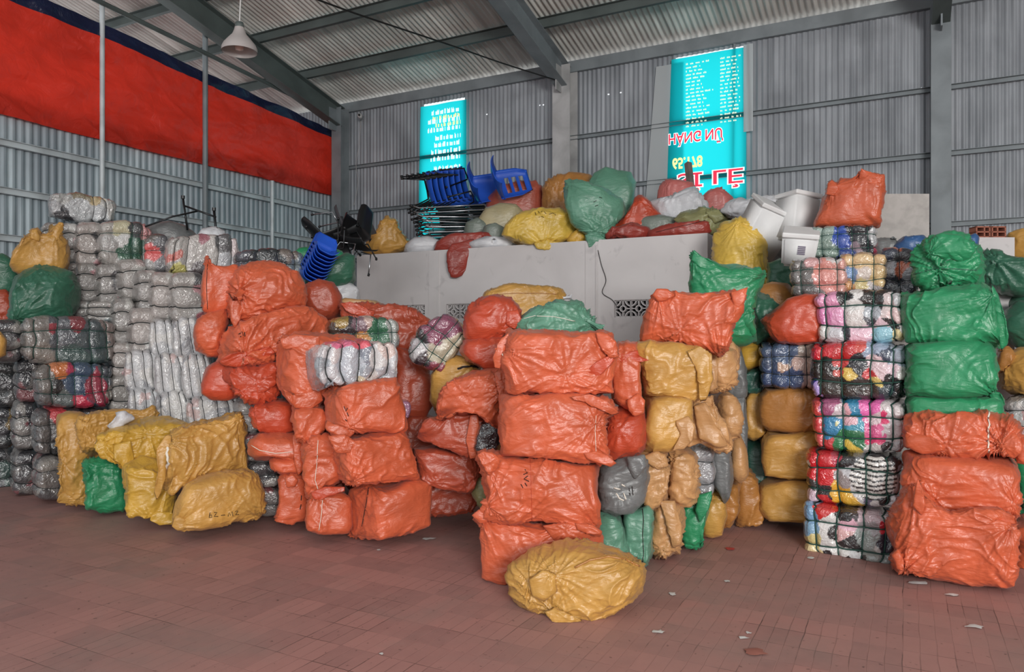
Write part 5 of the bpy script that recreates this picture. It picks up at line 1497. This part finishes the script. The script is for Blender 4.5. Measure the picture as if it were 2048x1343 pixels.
S('dusty_orange', 'dusty orange sack lying on the roof beside blue chairs', '974,398 1000,374 1035,364 1070,360 1085,378 1092,405 1090,425 1050,430 1010,416', TD(1035, 1.15), .55, 0, 'P8', .9, 20, n=3.2, base=BT)
S('yellow', 'crumpled mustard sack mouth on the roof beside green sacks', '1083,390 1098,360 1120,350 1150,346 1182,352 1180,375 1150,395 1135,420 1092,420', TD(1110, 1.1), .5, 0, 'P9', 2.0, 60, n=3, base=BT, gathers=[(1112, 385, 3)])
ALL['P9']['obj'].data.materials[0] = sack_mat('brown')
S('pale_green', 'two lobed pale green sack behind the marked green one', '1176,370 1188,346 1212,333 1236,341 1262,343 1272,366 1266,395 1262,425 1245,445 1200,440 1180,400', TD(1225, .95), .5, 0, 'P10', 1.0, 60, n=3.2, base=BT)
pg = S('pale_green', 'pale green sack with marker writing spilling over the roof edge', '1129,395 1134,362 1165,364 1208,374 1242,398 1250,430 1232,448 1214,472 1208,484 1190,493 1174,490 1172,468 1145,445 1134,420', TD(1190, -.05), .5, 0, 'P11', 1.2, -40, n=3.4, step=2.4, gathers=[(1195, 465, 2), (1140, 370)])
line_on(pg, '1187,404 1193,401/1198,394 1204,396/1196,410 1190,412', .004, M_INK, 'handwriting')
yg = S('pale_yellow', 'yellow sack with marker writing sagging over the roof edge', '1003,470 1012,450 1040,428 1075,416 1120,414 1142,424 1153,452 1150,476 1122,484 1098,497 1062,497 1035,488 1015,478', TD(1080, -.08), .55, 0, 'P12', 1.1, 20, n=3.2, step=2.4, gathers=[(1090, 492, 2.5)])
line_on(yg, '1070,424 1072,430/1076,422 1080,428 1084,422/1088,423 1092,427/1078,434 1084,433 1088,435/1098,428 1106,426 1112,430', .0035, M_INK, 'handwriting')
S('yellow', 'small yellow sack corner between yellow and green sacks', '1135,480 1145,466 1165,464 1175,478 1165,488 1140,488', TD(1155, .1), .3, 0, 'P13', .8, 0, n=3, base=BT)
S('red_orange', 'red orange sack with a raised peak, roof middle', '1206,480 1215,458 1245,446 1262,425 1270,398 1278,390 1292,400 1325,428 1330,440 1295,448 1298,474 1250,482', TD(1265, .3), .5, 0, 'P14', 1.4, 30, n=3.2, base=BT, gathers=[(1276, 395), (1225, 465)])
S('red', 'dark red sack end at the roof edge left of the long red one', '1210,478 1225,455 1260,448 1292,456 1300,472 1270,482', TD(1255, .02), .4, 0, 'P14b', 1.4, 0, n=3, base=BT, gathers=[(1220, 465)])
S('grey_green', 'grey green sack between the red ones on the roof', '1272,455 1285,432 1320,430 1350,436 1352,455 1300,468', TD(1310, .35), .4, 0, 'P15', .7, 0, n=3, base=BT)
rg = S('red', 'long flat red sack along the right roof edge', '1294,478 1300,462 1325,450 1390,440 1412,434 1422,450 1428,474 1380,478', TD(1355, .03), .45, 0, 'P16', .9, -15, n=3.6, base=BT)
line_on(rg, '1312,464 1345,456 1385,447 1412,440', .003, M_INK, 'seam')
S('white', 'white sack lying aslant near the banner window', '1296,405 1335,396 1375,378 1388,374 1402,392 1420,420 1390,434 1352,444 1325,425', TD(1355, .55), .45, 0, 'P17', 1.3, -20, n=3.2, base=BT, gathers=[(1395, 405)])
S('pink', 'faded red tied sack in front of the banner window', '1314,392 1322,372 1332,358 1352,360 1380,368 1396,388 1360,402 1330,405', TD(1355, 1.1), .45, 0, 'P18', 1.2, 40, n=3, base=BT, gathers=[(1335, 362)])
S('pink', 'faded red sack heap right of the leaning plank', '1400,402 1418,382 1438,375 1450,385 1464,398 1455,420 1430,430 1408,420', TD(1432, 1.1), .45, 0, 'P19', 1.4, 60, n=3, base=BT, gathers=[(1438, 380)])
S('olive', 'olive tied sack between white and red sacks', '1348,440 1370,424 1410,418 1440,425 1458,440 1450,462 1440,480 1420,476 1405,450 1370,450', TD(1405, .2), .45, 0, 'P20', 1.3, 20, n=3, base=BT, gathers=[(1420, 430, 2.5)])
S('white', 'white crumpled sheet sack leading to the foam boxes', '1440,424 1455,408 1490,398 1540,388 1586,387 1584,402 1560,418 1525,438 1505,450 1475,438', 8.1, .45, 0, 'P21', 1.8, 30, n=3.2, gathers=[(1575, 395), (1520, 430)])
S('grey', 'pale dusty sack filling below the white sheet sack', '1470,440 1500,430 1530,440 1560,480 1580,530 1540,545 1500,500', 8.0, .4, 0, 'P22', .6, 30, n=3)

roof_rest(pg)
roof_rest(yg)
flap(pg, '1170,470 1192,462 1212,478 1206,492 1178,494', 'pale_green', t=.06, name='tied_neck', fwd=.02, gathers=[(1192, 470, 2)])
flap(yg, '1068,486 1095,480 1122,486 1100,499 1075,498', 'pale_yellow', t=.05, name='tied_neck', fwd=.02, gathers=[(1095, 488, 2)])
flap(ALL['P21'], '1545,392 1588,385 1584,402 1560,416 1540,410', 'white', t=.05, fwd=.02)
flap(ALL['P20'], '1412,424 1436,420 1450,436 1430,446', 'olive', t=.05, name='tied_neck', fwd=.02)
# foam boxes


def foam_box(c, d, rx, ry, rz, label, mark=False):
    from mathutils import Euler
    e = Euler((rx, ry, rz + YAW)).to_matrix()
    M3 = np.array(e)
    me = bpy.data.meshes.new('foam_box')
    import bmesh
    bm = bmesh.new()
    bmesh.ops.create_cube(bm, size=1)
    for v in bm.verts:
        tp = .88 if v.co.z < 0 else 1
        v.co = Vector((v.co.x * d[0] * tp, v.co.y * d[1] * tp, v.co.z * d[2]))
    bmesh.ops.bevel(bm, geom=bm.edges[:], offset=.025, segments=3, affect='EDGES')
    bm.to_mesh(me); bm.free()
    me.polygons.foreach_set('use_smooth', [True] * len(me.polygons))
    me.materials.append(M_WHITE)
    root = bpy.data.objects.new('foam_box', me)
    col.objects.link(root)
    root.location = c
    root.rotation_euler = (rx, ry, rz + YAW)
    tag(root, label, 'box')
    lid = MB()
    lid.box((0, 0, d[2] / 2 + .015), (d[0] * 1.02, d[1] * 1.02, .045))
    m2 = bpy.data.meshes.new('lid'); m2.from_pydata(lid.v, [], lid.f); m2.materials.append(M_WHITE)
    lo = bpy.data.objects.new('lid', m2); col.objects.link(lo); lo.parent = root
    bv = lo.modifiers.new('bevel', 'BEVEL'); bv.width = .012; bv.segments = 3
    if mark:
        # printed square panel on the box side
        q = MB()
        s = .035
        y = -d[1] / 2 * .965 - .004
        for i in range(5):
            q.box((.02, y, .03 - s + i * s / 2.2), (2 * s * .9, .002, s / 3.2))
        m3 = bpy.data.meshes.new('printed_panel'); m3.from_pydata(q.v, [], q.f); m3.materials.append(plain('grey_print', (120, 112, 130), .8))
        po = bpy.data.objects.new('printed_panel', m3); col.objects.link(po); po.parent = root
    return root


foam_box(W(1525, 462, 7.55), (.44, .36, .5), .5, .35, .2, 'white foam box tipped over, leftmost of the three')
foam_box(W(1592, 438, 7.35), (.3, .34, .42), .0, .12, .3, 'white foam box standing tallest behind the other two')
foam_box(W(1598, 498, 6.6), (.3, .3, .27), .35, .12, -.35, 'white foam box in front with a grey printed panel', True)

# pale board, brick and slab leaning against the right column
bd = MB(); a_, b_ = W(1755, 478, 6.9), W(1862, 478, 6.9)
c_ = (a_ + b_) / 2
zt = W(1800, 388, 6.95)[2]
bd.box([c_[0] + F_[0] * .05, c_[1] + F_[1] * .05, zt / 2], (.5, .035, zt), rz=YAW)
o = bd.build('board', plain('speckled_pale_board', (176, 172, 168), .7, nscale=12, dark=.8))
tag(o, 'pale speckled board standing upright left of the right column', 'board')
bd = MB(); sp_ = W(1975, 476, 6.6); bd.box([sp_[0], sp_[1], sp_[2] / 2], (.4, .12, sp_[2]), rz=YAW)
tag(bd.build('masonry_pier', M_CONC), 'pale masonry pier carrying the hollow bricks at upper right', 'pier')


def hollow_brick(u, v, D):
    m = MB()
    c = W(u, v, D)
    X, Z = R_, U_
    w, h, t, e = .075, .05, .1, .012
    for sx_ in (-1, 0, 1):
        m.box(c + X * sx_ * (w - e / 2), (e, t, 2 * h), rz=YAW)
    for sz_ in (-1, 0, 1):
        m.box(c + Z * sz_ * (h - e / 2), (2 * w, t, e), rz=YAW)
    return m.build('hollow_brick', plain('fired_clay', (150, 92, 74), .8))


for k, u in enumerate((1962, 1988)):
    tag(hollow_brick(u, 465, 6.6), ('left', 'right')[k] + ' one of the two hollow red bricks at upper right', 'brick')

# leaning plank
pl = MB(); p, q = W(1388, 392, TD(1388, 1.3)), W(1376, 326, TD(1376, 1.5))
pl.tube([p - np.array([0, 0, .25]), q], .05, 4)
tag(pl.build('plank', M_WOOD), 'grey wooden plank leaning by the large banner window', 'plank')

# ------------------------------------------------------------------ chairs and metal frames


def frame_at(c, ex, ey, ez):
    from mathutils import Matrix
    ex, ey, ez = [np.array(v, float) / np.linalg.norm(v) for v in (ex, ey, ez)]
    m = Matrix.Identity(4)
    for i in range(3):
        m[i][0], m[i][1], m[i][2], m[i][3] = ex[i], ey[i], ez[i], c[i]
    return m


def shell_mesh(name, mat, w=.46, depth=.44, back=.42, slots=True):
    """moulded plastic chair seat and back with raised sides; local: x width, y forward, z up"""
    nu, nv = 18, 30
    V, F = [], []
    for layer in (0, 1):
        for j in range(nv + 1):
            t = j / nv
            for i in range(nu + 1):
                s = i / nu * 2 - 1
                if t < .45:
                    k = t / .45
                    y, z = depth * (1 - k) - .05, -.02 * math.sin(k * math.pi)
                elif t < .6:
                    k = (t - .45) / .15 * math.pi / 2
                    y, z = -.05 - .06 * math.sin(k), .06 * (1 - math.cos(k))
                else:
                    k = (t - .6) / .4
                    y, z = -.11 - .1 * k, .06 + back * k
                wd = w * (1 - .12 * abs(t - .5)) * (1 - .25 * max(0, t - .85) / .15 * abs(s) ** 3)
                lift = .07 * abs(s) ** 4
                V.append((s * wd / 2, y + (lift if t > .5 else 0), z + (lift if t <= .5 else 0) - layer * (.008 if t < .5 else 0) + 0) if not layer else (s * wd / 2, y + (lift if t > .5 else 0) - (.008 if t >= .5 else 0), z + (lift if t <= .5 else 0) - .008))
    n = (nu + 1) * (nv + 1)
    for j in range(nv):
        for i in range(nu):
            if slots and j > 19 and j < 28 and j % 3 != 1 and 3 < i < 14:
                continue
            p = j * (nu + 1) + i
            F.append([p, p + 1, p + nu + 2, p + nu + 1])
            F.append([n + p + nu + 1, n + p + nu + 2, n + p + 1, n + p])
    for i in range(nu):
        F.append([i + 1, i, n + i, n + i + 1])
        p = nv * (nu + 1) + i
        F.append([p, p + 1, n + p + 1, n + p])
    for j in range(nv):
        p = j * (nu + 1)
        F.append([p, p + nu + 1, n + p + nu + 1, n + p])
        p += nu
        F.append([p + nu + 1, p, n + p, n + p + nu + 1])
    me = bpy.data.meshes.new(name)
    me.from_pydata(V, [], F)
    me.polygons.foreach_set('use_smooth', [True] * len(F))
    me.materials.append(mat)
    return me


def child_mesh(name, mb, mat, parent, smooth=True):
    me = bpy.data.meshes.new(name); me.from_pydata(mb.v, [], mb.f); me.materials.append(mat)
    me.polygons.foreach_set('use_smooth', [smooth] * len(mb.f))
    o = bpy.data.objects.new(name, me); col.objects.link(o); o.parent = parent
    return o


def chair(label, shellmat, legmat, group=None, legs=True, slots=True):
    root = bpy.data.objects.new('plastic_chair', None); col.objects.link(root)
    tag(root, label, 'chair', group)
    s = bpy.data.objects.new('seat_shell', shell_mesh('seat_shell', shellmat, slots=slots)); col.objects.link(s); s.parent = root
    if legs:
        for sx_ in (-1, 1):
            for y0_, y1_ in ((.3, .38), (-.02, -.12)):
                lg = child_mesh('leg', MB().tube([(sx_ * .16, .12, -.03), (sx_ * .19, y0_, -.04), (sx_ * .22, y1_, -.36)], .011, 8), legmat, root)
                child_mesh('foot_cap', MB().tube([(sx_ * .22, y1_, -.34), (sx_ * .222, y1_ + .004, -.38)], .018, 8), M_BLACK, lg)
    return root


def copy_tree(o, parent=None):
    c = o.copy(); col.objects.link(c); c.parent = parent
    for ch in o.children:
        copy_tree(ch, c)
    return c


# stack of blue chairs lying on the roof: legs point left, seats stand upright
proto = chair('stacked blue plastic chair lying on the white room roof', M_BLUE, M_DARKM, 'blue plastic chairs in the lying stack', slots=False)
for k in range(7):
    o = proto if k == 0 else copy_tree(proto)
    ez = R_ * .96 + U_ * .2 + F_ * .1
    ey = U_ * .93 - R_ * .2 - F_ * .3
    ex = np.cross(ey, ez)
    ey = np.cross(ez, ex)
    o.matrix_world = frame_at(W(862, 397, TD(862, 1.0)) + (R_ * .082 + U_ * .012) * k, ex, ey, ez)
for k, (u, v, da) in enumerate(((946, 378, .0), (992, 368, .1))):
    o = chair(('big blue chair shell leaning on the lying stack', 'blue chair with slotted back at the right end of the stack')[k], M_BLUE, M_DARKM, legs=(k == 0), slots=(k == 1))
    ez = R_ * .95 + U_ * .28
    ey = U_ * .3 - F_ * .9
    ex = np.cross(ey, ez); ey = np.cross(ez, ex)
    o.matrix_world = frame_at(W(u, v, TD(u, .95 - .2 * k)), ex, ey, ez)

# folded steel frames below, feet to the left
fold_ = bpy.data.objects.new('folding_chair', None); col.objects.link(fold_)
tag(fold_, 'dark steel folding chair lying flat on the roof under the blue chairs', 'chair', 'folding chairs piled flat under the blue chairs')
child_mesh('seat', MB().box((.12, 0, 0), (.4, .4, .02)), plain('dark_green_seat', (28, 46, 50), .35), fold_)
child_mesh('backrest', MB().box((.5, 0, .02), (.2, .4, .016)), plain('dark_green_back', (24, 40, 52), .35), fold_)
for sy_ in (-1, 1):
    for q_, dz in ((.0, .018), (.035, -.018)):
        lg = child_mesh('leg', MB().tube([(.62, sy_ * (.2 - q_), dz), (.1, sy_ * (.21 - q_), dz), (-.3, sy_ * (.22 - q_), dz), (-.42, sy_ * (.22 - q_), dz * 3.2)], .011, 8), M_DARKM if q_ else M_CHROME, fold_)
        child_mesh('foot_cap', MB().tube([(-.40, sy_ * (.22 - q_), dz * 3), (-.445, sy_ * (.22 - q_), dz * 3.4)], .019, 8), M_BLACK, lg)
child_mesh('crossbar', MB().tube([(-.25, -.22, 0), (-.25, .22, 0)], .009, 6), M_CHROME, fold_)
for k in range(9):
    o = fold_ if k == 0 else copy_tree(fold_)
    a = RNG.uniform(-.22, .22)
    ez = U_ + R_ * RNG.uniform(-.06, .06)
    ex = R_ * math.cos(a) + F_ * math.sin(a) + U_ * RNG.uniform(-.03, .05)
    ey = np.cross(ez, ex); ez = np.cross(ex, ey)
    c = W(898 + RNG.uniform(-12, 12), 480, TD(898, .75)); c[2] = BT + .1 + .07 * k
    o.matrix_world = frame_at(c, ex, ey, ez)

# black chairs heaped in the corner left of the white room
bc = None
spots = [(655, 482, 9.6, (-.5, .2, .8), (.8, .3, .5)), (700, 490, 9.3, (.3, .2, .9), (.7, -.5, -.3)), (688, 462, 9.9, (.9, .1, .4), (-.4, .3, .9)), (645, 502, 9.2, (.1, .5, -.8), (.9, .4, .1)), (722, 472, 9.5, (-.2, .5, .85), (-.9, .3, 0))]
labs = ['black chair on its side at the left of the dark heap', 'black chair upside down next to the white room corner', 'grey backed black chair crowning the dark heap', 'black chair at the bottom of the dark heap', 'black chair at the right of the dark heap by the mustard sack']
for k, (u, v, D, ezl, eyl) in enumerate(spots):
    o = chair(labs[k], M_BLACK if k != 2 else plain('dark_grey_plastic', (70, 70, 74), .4), M_CHROME if k in (1, 2) else M_DARKM, slots=False)
    ez = ezl[0] * R_ + ezl[1] * F_ + ezl[2] * U_
    ey = eyl[0] * R_ + eyl[1] * F_ + eyl[2] * U_
    ex = np.cross(ey, ez); ey = np.cross(ez, ex)
    o.matrix_world = frame_at(W(u, v, D), ex, ey, ez)
    o.scale = (.8, .8, .8)

# nested blue chair shells leaning behind the orange heap
nest = None
p0, p1 = W(625, 548, 7.6), W(645, 498, 7.6)
for k in range(9):
    if nest is None:
        nest = bpy.data.objects.new('plastic_chair', None); col.objects.link(nest)
        tag(nest, 'blue plastic chair nested in the leaning stack behind the orange heap', 'chair', 'nested blue chairs leaning behind the orange heap')
        s = bpy.data.objects.new('seat_shell', shell_mesh('seat_shell', M_BLUE, w=.26, depth=.3, back=.1, slots=False)); col.objects.link(s); s.parent = nest
        o = nest
    else:
        o = copy_tree(nest)
    ez = R_ * .45 + U_ * .9
    ey = R_ * .35 - U_ * .2 - F_ * .9
    ex = np.cross(ey, ez); ey = np.cross(ez, ex)
    o.matrix_world = frame_at(W(618, 556, 7.7) + (U_ * .036 + R_ * .018) * k, ex, ey, ez)

# upturned folding table frame on the left pile
tf = bpy.data.objects.new('table_frame', None); col.objects.link(tf)
tag(tf, 'dark folding table frame standing on the left pile, legs up', 'table frame')
D = 8.6
def seg(name, pts, r=.012, mat=M_DARKM):
    mb = MB().tube([W(u, v, d) for u, v, d in pts], r, 8)
    o = mb.build(name, mat, tf, smooth=True, loc=(0, 0, 0)); return o
tf.location = (0, 0, 0)
l1 = seg('leg', [(366, 395, D), (375, 460, D)])
l2 = seg('leg', [(428, 420, D), (434, 480, D)], .014)
seg('crossbar', [(368, 411, D), (432, 434, D)], .011)
seg('side_rail', [(290, 453, D - .3), (345, 433, D - .15), (395, 422, D)], .01)
for l, (u, v) in ((l1, (366, 394)), (l2, (428, 418))):
    mb = MB().tube([W(u, v + 3, D), W(u, v - 3, D)], .022, 8)
    mb.build('foot_cap', M_BLACK, l, loc=(0, 0, 0))

# ------------------------------------------------------------------ banners in the wall openings


def banner_mat(name, c, trans=.88):
    m, nt, b = new_mat(name)
    b.inputs['Base Color'].default_value = (*lin(c), 1)
    b.inputs['Roughness'].default_value = .5
    tr = nd(nt, 'ShaderNodeBsdfTranslucent')
    tr.inputs[0].default_value = (*lin(c), 1)
    mx = nd(nt, 'ShaderNodeMixShader')
    mx.inputs[0].default_value = trans
    nt.links.new(b.outputs[0], mx.inputs[1]); nt.links.new(tr.outputs[0], mx.inputs[2])
    nt.links.new(mx.outputs[0], nt.nodes['Material Output'].inputs[0])
    return m


M_CYAN = banner_mat('cyan_banner', (40, 244, 252))


def glow_print_mat(name, c, e):
    """banner ink given its own glow in place of daylight from behind"""
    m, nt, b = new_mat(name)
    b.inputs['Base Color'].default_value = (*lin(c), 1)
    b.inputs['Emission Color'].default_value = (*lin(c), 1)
    b.inputs['Emission Strength'].default_value = e  # emission stands in for backlight; the letters glow by themselves
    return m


M_BRED = glow_print_mat('red_print_glow', (214, 40, 70), .55)
M_BWH = glow_print_mat('white_print_glow', (236, 242, 238), .65)
M_BCR = glow_print_mat('cream_print_glow', (226, 236, 206), .5)
M_BYEL = glow_print_mat('yellow_print_glow', (240, 228, 150), .62)
M_BGREY = banner_mat('translucent_sheet', (206, 212, 214), .35)


def sheet(name, x0, x1, z0, z1, y, mat, parent=None, amp=.02, xb=None):
    n, m = 24, 40
    V, F = [], []
    for j in range(m + 1):
        t = j / m
        for i in range(n + 1):
            s = i / n
            xa = x0 + (xb or 0) * (1 - t)
            x = xa + (x1 - xa) * s
            z = z0 + (z1 - z0) * t
            V.append((x, y - amp * (.5 + .5 * math.sin(s * 9 + t * 2)), z))
    for j in range(m):
        for i in range(n):
            p = j * (n + 1) + i
            F.append([p, p + 1, p + n + 2, p + n + 1])
    return mesh_obj(name, np.array(V), F, mat, parent)


def print_text(body, x, z, h, mat, parent, y, width=None, name='lettering', off=0.0):
    """letters as they hang in the hall, upside down; off widens them into an outline"""
    dims = None
    for o_ in (0.0, off):
        cu = bpy.data.curves.new(name, 'FONT')
        cu.body = body
        cu.size = 1
        cu.offset = o_ + .012
        ob = bpy.data.objects.new(name, cu)
        col.objects.link(ob)
        dg = bpy.context.evaluated_depsgraph_get()
        me = bpy.data.meshes.new_from_object(ob.evaluated_get(dg))
        bpy.data.objects.remove(ob)
        co = np.zeros(len(me.vertices) * 3)
        me.vertices.foreach_get('co', co)
        co = co.reshape(-1, 3)
        if dims is None:
            dims = (co.min(0), co.max(0))
    lo, hi = dims
    sc = h / (hi[1] - lo[1])
    sx_ = (width / (hi[0] - lo[0])) if width else sc
    out = np.stack([x + (co[:, 0] - lo[0]) * sx_, np.full(len(co), y), z + (hi[1] - co[:, 1]) * sc], 1)
    F = [list(p.vertices) for p in me.polygons]
    bpy.data.meshes.remove(me)
    return mesh_obj(name, out, F, mat, parent, smooth=False)


def dashes(parent, rowsz, x0, x1, h, y, mat, seed, name='printed_line', frac=(.4, 1), rag='r'):
    r = random.Random(seed)
    for z in rowsz:
        mb = MB()
        w = (x1 - x0) * r.uniform(*frac)
        x = x0 if rag == 'r' else x1 - w
        end = x + w
        while x < end:
            d = r.uniform(.03, .09)
            d = min(d, end - x)
            # a run of small letter sized blocks
            k = max(1, int(d / .016))
            for i in range(k):
                hh = h * r.choice([.7, .8, 1])
                mb.quad((x + i * .016, y, z), (x + i * .016 + .011, y, z), (x + i * .016 + .011, y, z + hh), (x + i * .016, y, z + hh))
            x += d + .018
        if mb.v:
            mb.build(name, mat, parent)


# large banner, right opening
yb = BY - .045
s1 = sheet('banner', -3.08, -2.0, 3.45, 5.72, yb, M_CYAN, None, .012, xb=-.08)
tag(s1, 'cyan sale banner hung upside down in the right wall opening', 'banner')
yt = yb - .02
print_text('HÀNG NỮ', -3.12, 4.40, .21, M_BWH, s1, yt + .003, width=.8, off=.045)
print_text('HÀNG NỮ', -3.12, 4.40, .21, M_BRED, s1, yt - .002, width=.8)
print_text('65.178', -3.06, 4.08, .16, M_BYEL, s1, yt, width=.44, off=.02)
print_text('SỈ LẺ', -2.98, 3.73, .27, M_BWH, s1, yt + .003, width=.94, off=.045)
print_text('SỈ LẺ', -2.98, 3.73, .27, M_BRED, s1, yt - .002, width=.94)
dashes(s1, [4.68 + .054 * k for k in range(18)], -2.86, -2.46, .026, yt, M_BCR, 3, frac=(.5, 1))
dashes(s1, [4.68 + .054 * k for k in range(18)], -2.36, -2.06, .026, yt, M_BCR, 4, frac=(.8, 1))
g1 = sheet('plastic_sheet', -3.32, -2.9, 3.0, 5.66, yb + .012, M_BGREY, None, .008, xb=-.22)
tag(g1, 'dull translucent sheet strip left of the large banner', 'sheet')
g2 = sheet('plastic_sheet', -2.03, -1.9, 4.5, 5.74, yb - .035, M_BGREY, None, .01)
tag(g2, 'narrow translucent sheet strip right of the large banner', 'sheet')
mb = MB().tube([(-2.17, BY - .02, EAVE - .1), (-2.2, BY - .02, 3.0)], .022, 4)
trim(mb, M_BEAM, 'thin upright steel bar crossing the large banner', 'bar')
# narrow banner, left opening
s2 = sheet('banner', -7.6, -6.66, 3.0, 5.66, yb, M_CYAN, None, .02, xb=-.06)
tag(s2, 'cyan price banner hung upside down in the left wall opening', 'banner')
dashes(s2, [5.47, 5.32, 5.17, 5.02, 4.90, 4.78, 4.66], -7.45, -6.76, .085, yt - .012, M_BWH, 11, frac=(.75, 1), rag='l')
dashes(s2, [5.38, 5.25], -7.4, -6.76, .07, yt - .012, M_BYEL, 12, frac=(.8, 1), rag='l')
dashes(s2, [4.50], -7.4, -6.76, .07, yt - .012, M_BWH, 13, frac=(.8, 1), rag='l')
print_text('KHÔNG', -7.2, 4.32, .11, M_BWH, s2, yt - .012, width=.36)
dashes(s2, [4.08], -7.4, -6.76, .08, yt - .012, M_BWH, 14, frac=(.9, 1), rag='l')

# ------------------------------------------------------------------ lamp, camera, cables
lc = W(479, 100, 8.0)
lamp = bpy.data.objects.new('pendant_lamp', None); col.objects.link(lamp); lamp.location = lc
tag(lamp, 'conical factory pendant lamp hanging unlit from the roof', 'lamp')
LM = plain('grey_enamel', (178, 172, 170), .4)
mb = MB().lathe([(.185, -.02), (.183, .02), (.165, .06), (.12, .115), (.075, .165), (.055, .215), (.05, .24)], lc, 40)
mb.lathe([(.045, .23), (.07, .16), (.115, .108), (.16, .055), (.179, .018), (.181, -.02)], lc, 40)
mb.build('lamp_shade', LM, lamp, smooth=True)
mb = MB().lathe([(.0, .30), (.04, .295), (.05, .25), (.03, .22)], lc, 20)
mb.build('lamp_cap', M_BEAMD, lamp, smooth=True)
mb = MB().lathe([(.0, -.01), (.04, .0), (.05, .04), (.03, .1), (.02, .16)], lc, 20)
mb.build('bulb', plain('unlit_bulb', (220, 190, 180), .2), lamp, smooth=True)
zr = EAVE + .1 + SL * (BY - lc[1])
mb = MB().tube([(lc[0], lc[1], lc[2] + .29), (lc[0] + .02, lc[1], lc[2] + .6), (lc[0], lc[1], zr)], .008)
mb.build('hanging_cord', plain('white_cord', (200, 200, 198), .6), lamp)

cc = W(720, 232, DY(720, BY - .25))
sc_ = bpy.data.objects.new('security_camera', None); col.objects.link(sc_); sc_.location = cc
tag(sc_, 'small white security camera near the corner column top', 'camera')
MW = plain('white_enamel', (200, 200, 198), .4)
MB().tube([cc + F_ * .12, cc - F_ * .06], .035, 14).build('camera_body', MW, sc_, smooth=True)
MB().tube([cc - F_ * .058, cc - F_ * .075], .022, 14).build('lens', M_BLACK, sc_, smooth=True)
MB().tube([cc, cc + U_ * .05 + F_ * .05, cc + F_ * .24 + U_ * .07], .012).build('bracket', MW, sc_)


def cable(label, pts, r=.008, mat=M_CABLE):
    P3 = np.array([W(*p) for p in pts])
    out = []
    n = len(P3)
    for i in range(n - 1):
        p0, p1, p2, p3 = P3[max(i - 1, 0)], P3[i], P3[i + 1], P3[min(i + 2, n - 1)]
        for t in np.linspace(0, 1, 10, endpoint=False):
            out.append(.5 * (2 * p1 + (p2 - p0) * t + (2 * p0 - 5 * p1 + 4 * p2 - p3) * t * t + (3 * p1 - p0 - 3 * p2 + p3) * t ** 3))
    out.append(P3[-1])
    o = MB().tube(out, r, 6).build('cable', mat, smooth=True)
    tag(o, label, 'cable')


cable('black cable sagging from the roof to the middle column', [(600, -14, 7.2), (720, 30, 8.0), (900, 90, 9.3), (1010, 128, 10.4), (1118, 162, 11.6)], .010)
cable('pale wire hanging down the back wall under the security camera', [(722, 240, 13.83), (718, 290, 13.85), (712, 330, 13.88), (716, 365, 13.86), (708, 410, 13.9)], .006, plain('pale_wire', (170, 170, 170), .6))
cable('thin dark cable trailing on the white room wall', [(1196, 500, DY(1196, YP - .02)), (1203, 530, DY(1203, YP - .02)), (1212, 560, DY(1212, YP - .02)), (1205, 585, DY(1205, YP - .02)), (1225, 600, DY(1225, YP - .02)), (1238, 620, DY(1238, YP - .02))], .004)

# ------------------------------------------------------------------ litter on the floor


def scrap(u, v, s, c, label, shape=1.0):
    D = EYE * FPX / (v - CY)
    c0 = W(u, v, D); c0[2] = 0.004
    r = random.Random(int(u * 7 + v))
    n = 11
    V = [c0 + np.array([0, 0, .008 * s / .04])]
    for i in range(n):
        a = 2 * math.pi * i / n
        rr = s * r.uniform(.55, 1.1)
        V.append(c0 + R_ * math.cos(a) * rr * shape + F_ * math.sin(a) * rr + U_ * r.uniform(0, .3) * s * .5)
    F = [[0, 1 + i, 1 + (i + 1) % n] for i in range(n)]
    o = mesh_obj('litter_scrap', np.array(V), F, c)
    tag(o, label, 'litter')


MSC = plain('white_plastic_scrap', (205, 208, 206), .5)
scrap(1344, 1188, .028, MSC, 'white plastic scrap on the floor right of the slumped mustard sack')
scrap(1454, 1163, .022, MSC, 'small white scrap farther right on the floor before the mustard row')
scrap(1461, 1098, .045, plain('red_wrapper', (176, 60, 62), .5), 'red and white wrapper on the floor in the recess mouth', 1.2)
scrap(856, 1078, .05, MSC, 'crumpled white scrap on the floor between the two orange stacks', 1.4)
scrap(757, 1100, .02, MSC, 'tiny white scrap below the left orange stack')
scrap(1622, 1116, .03, MSC, 'white scrap on the floor just before the bright bale column')
scrap(1838, 1166, .04, MSC, 'long thin white strip on the floor before the right orange sack', 2.0)
scrap(1905, 1190, .03, MSC, 'small white strip under the corner of the right orange sack', 1.6)
scrap(1948, 1254, .04, MSC, 'pale leaf shaped scrap near the right lower picture edge', 1.5)
scrap(1497, 1266, .018, MSC, 'tiny white scrap in the middle foreground')
scrap(1487, 1276, .02, MSC, 'thin pale strip in the middle foreground', 1.8)
scrap(1318, 1264, .03, MSC, 'thin white curl on the floor right of centre foreground', 1.2)
scrap(763, 1308, .014, MSC, 'small white curl on the floor near the bottom, left of centre')
scrap(1510, 1306, .05, plain('broken_brick', (150, 96, 84), .8), 'loose piece of brick lying in the foreground at right', 1.3)
scrap(1540, 1040, .03, MSC, 'pale scrap at the foot of the recess mustard sack', 1.6)
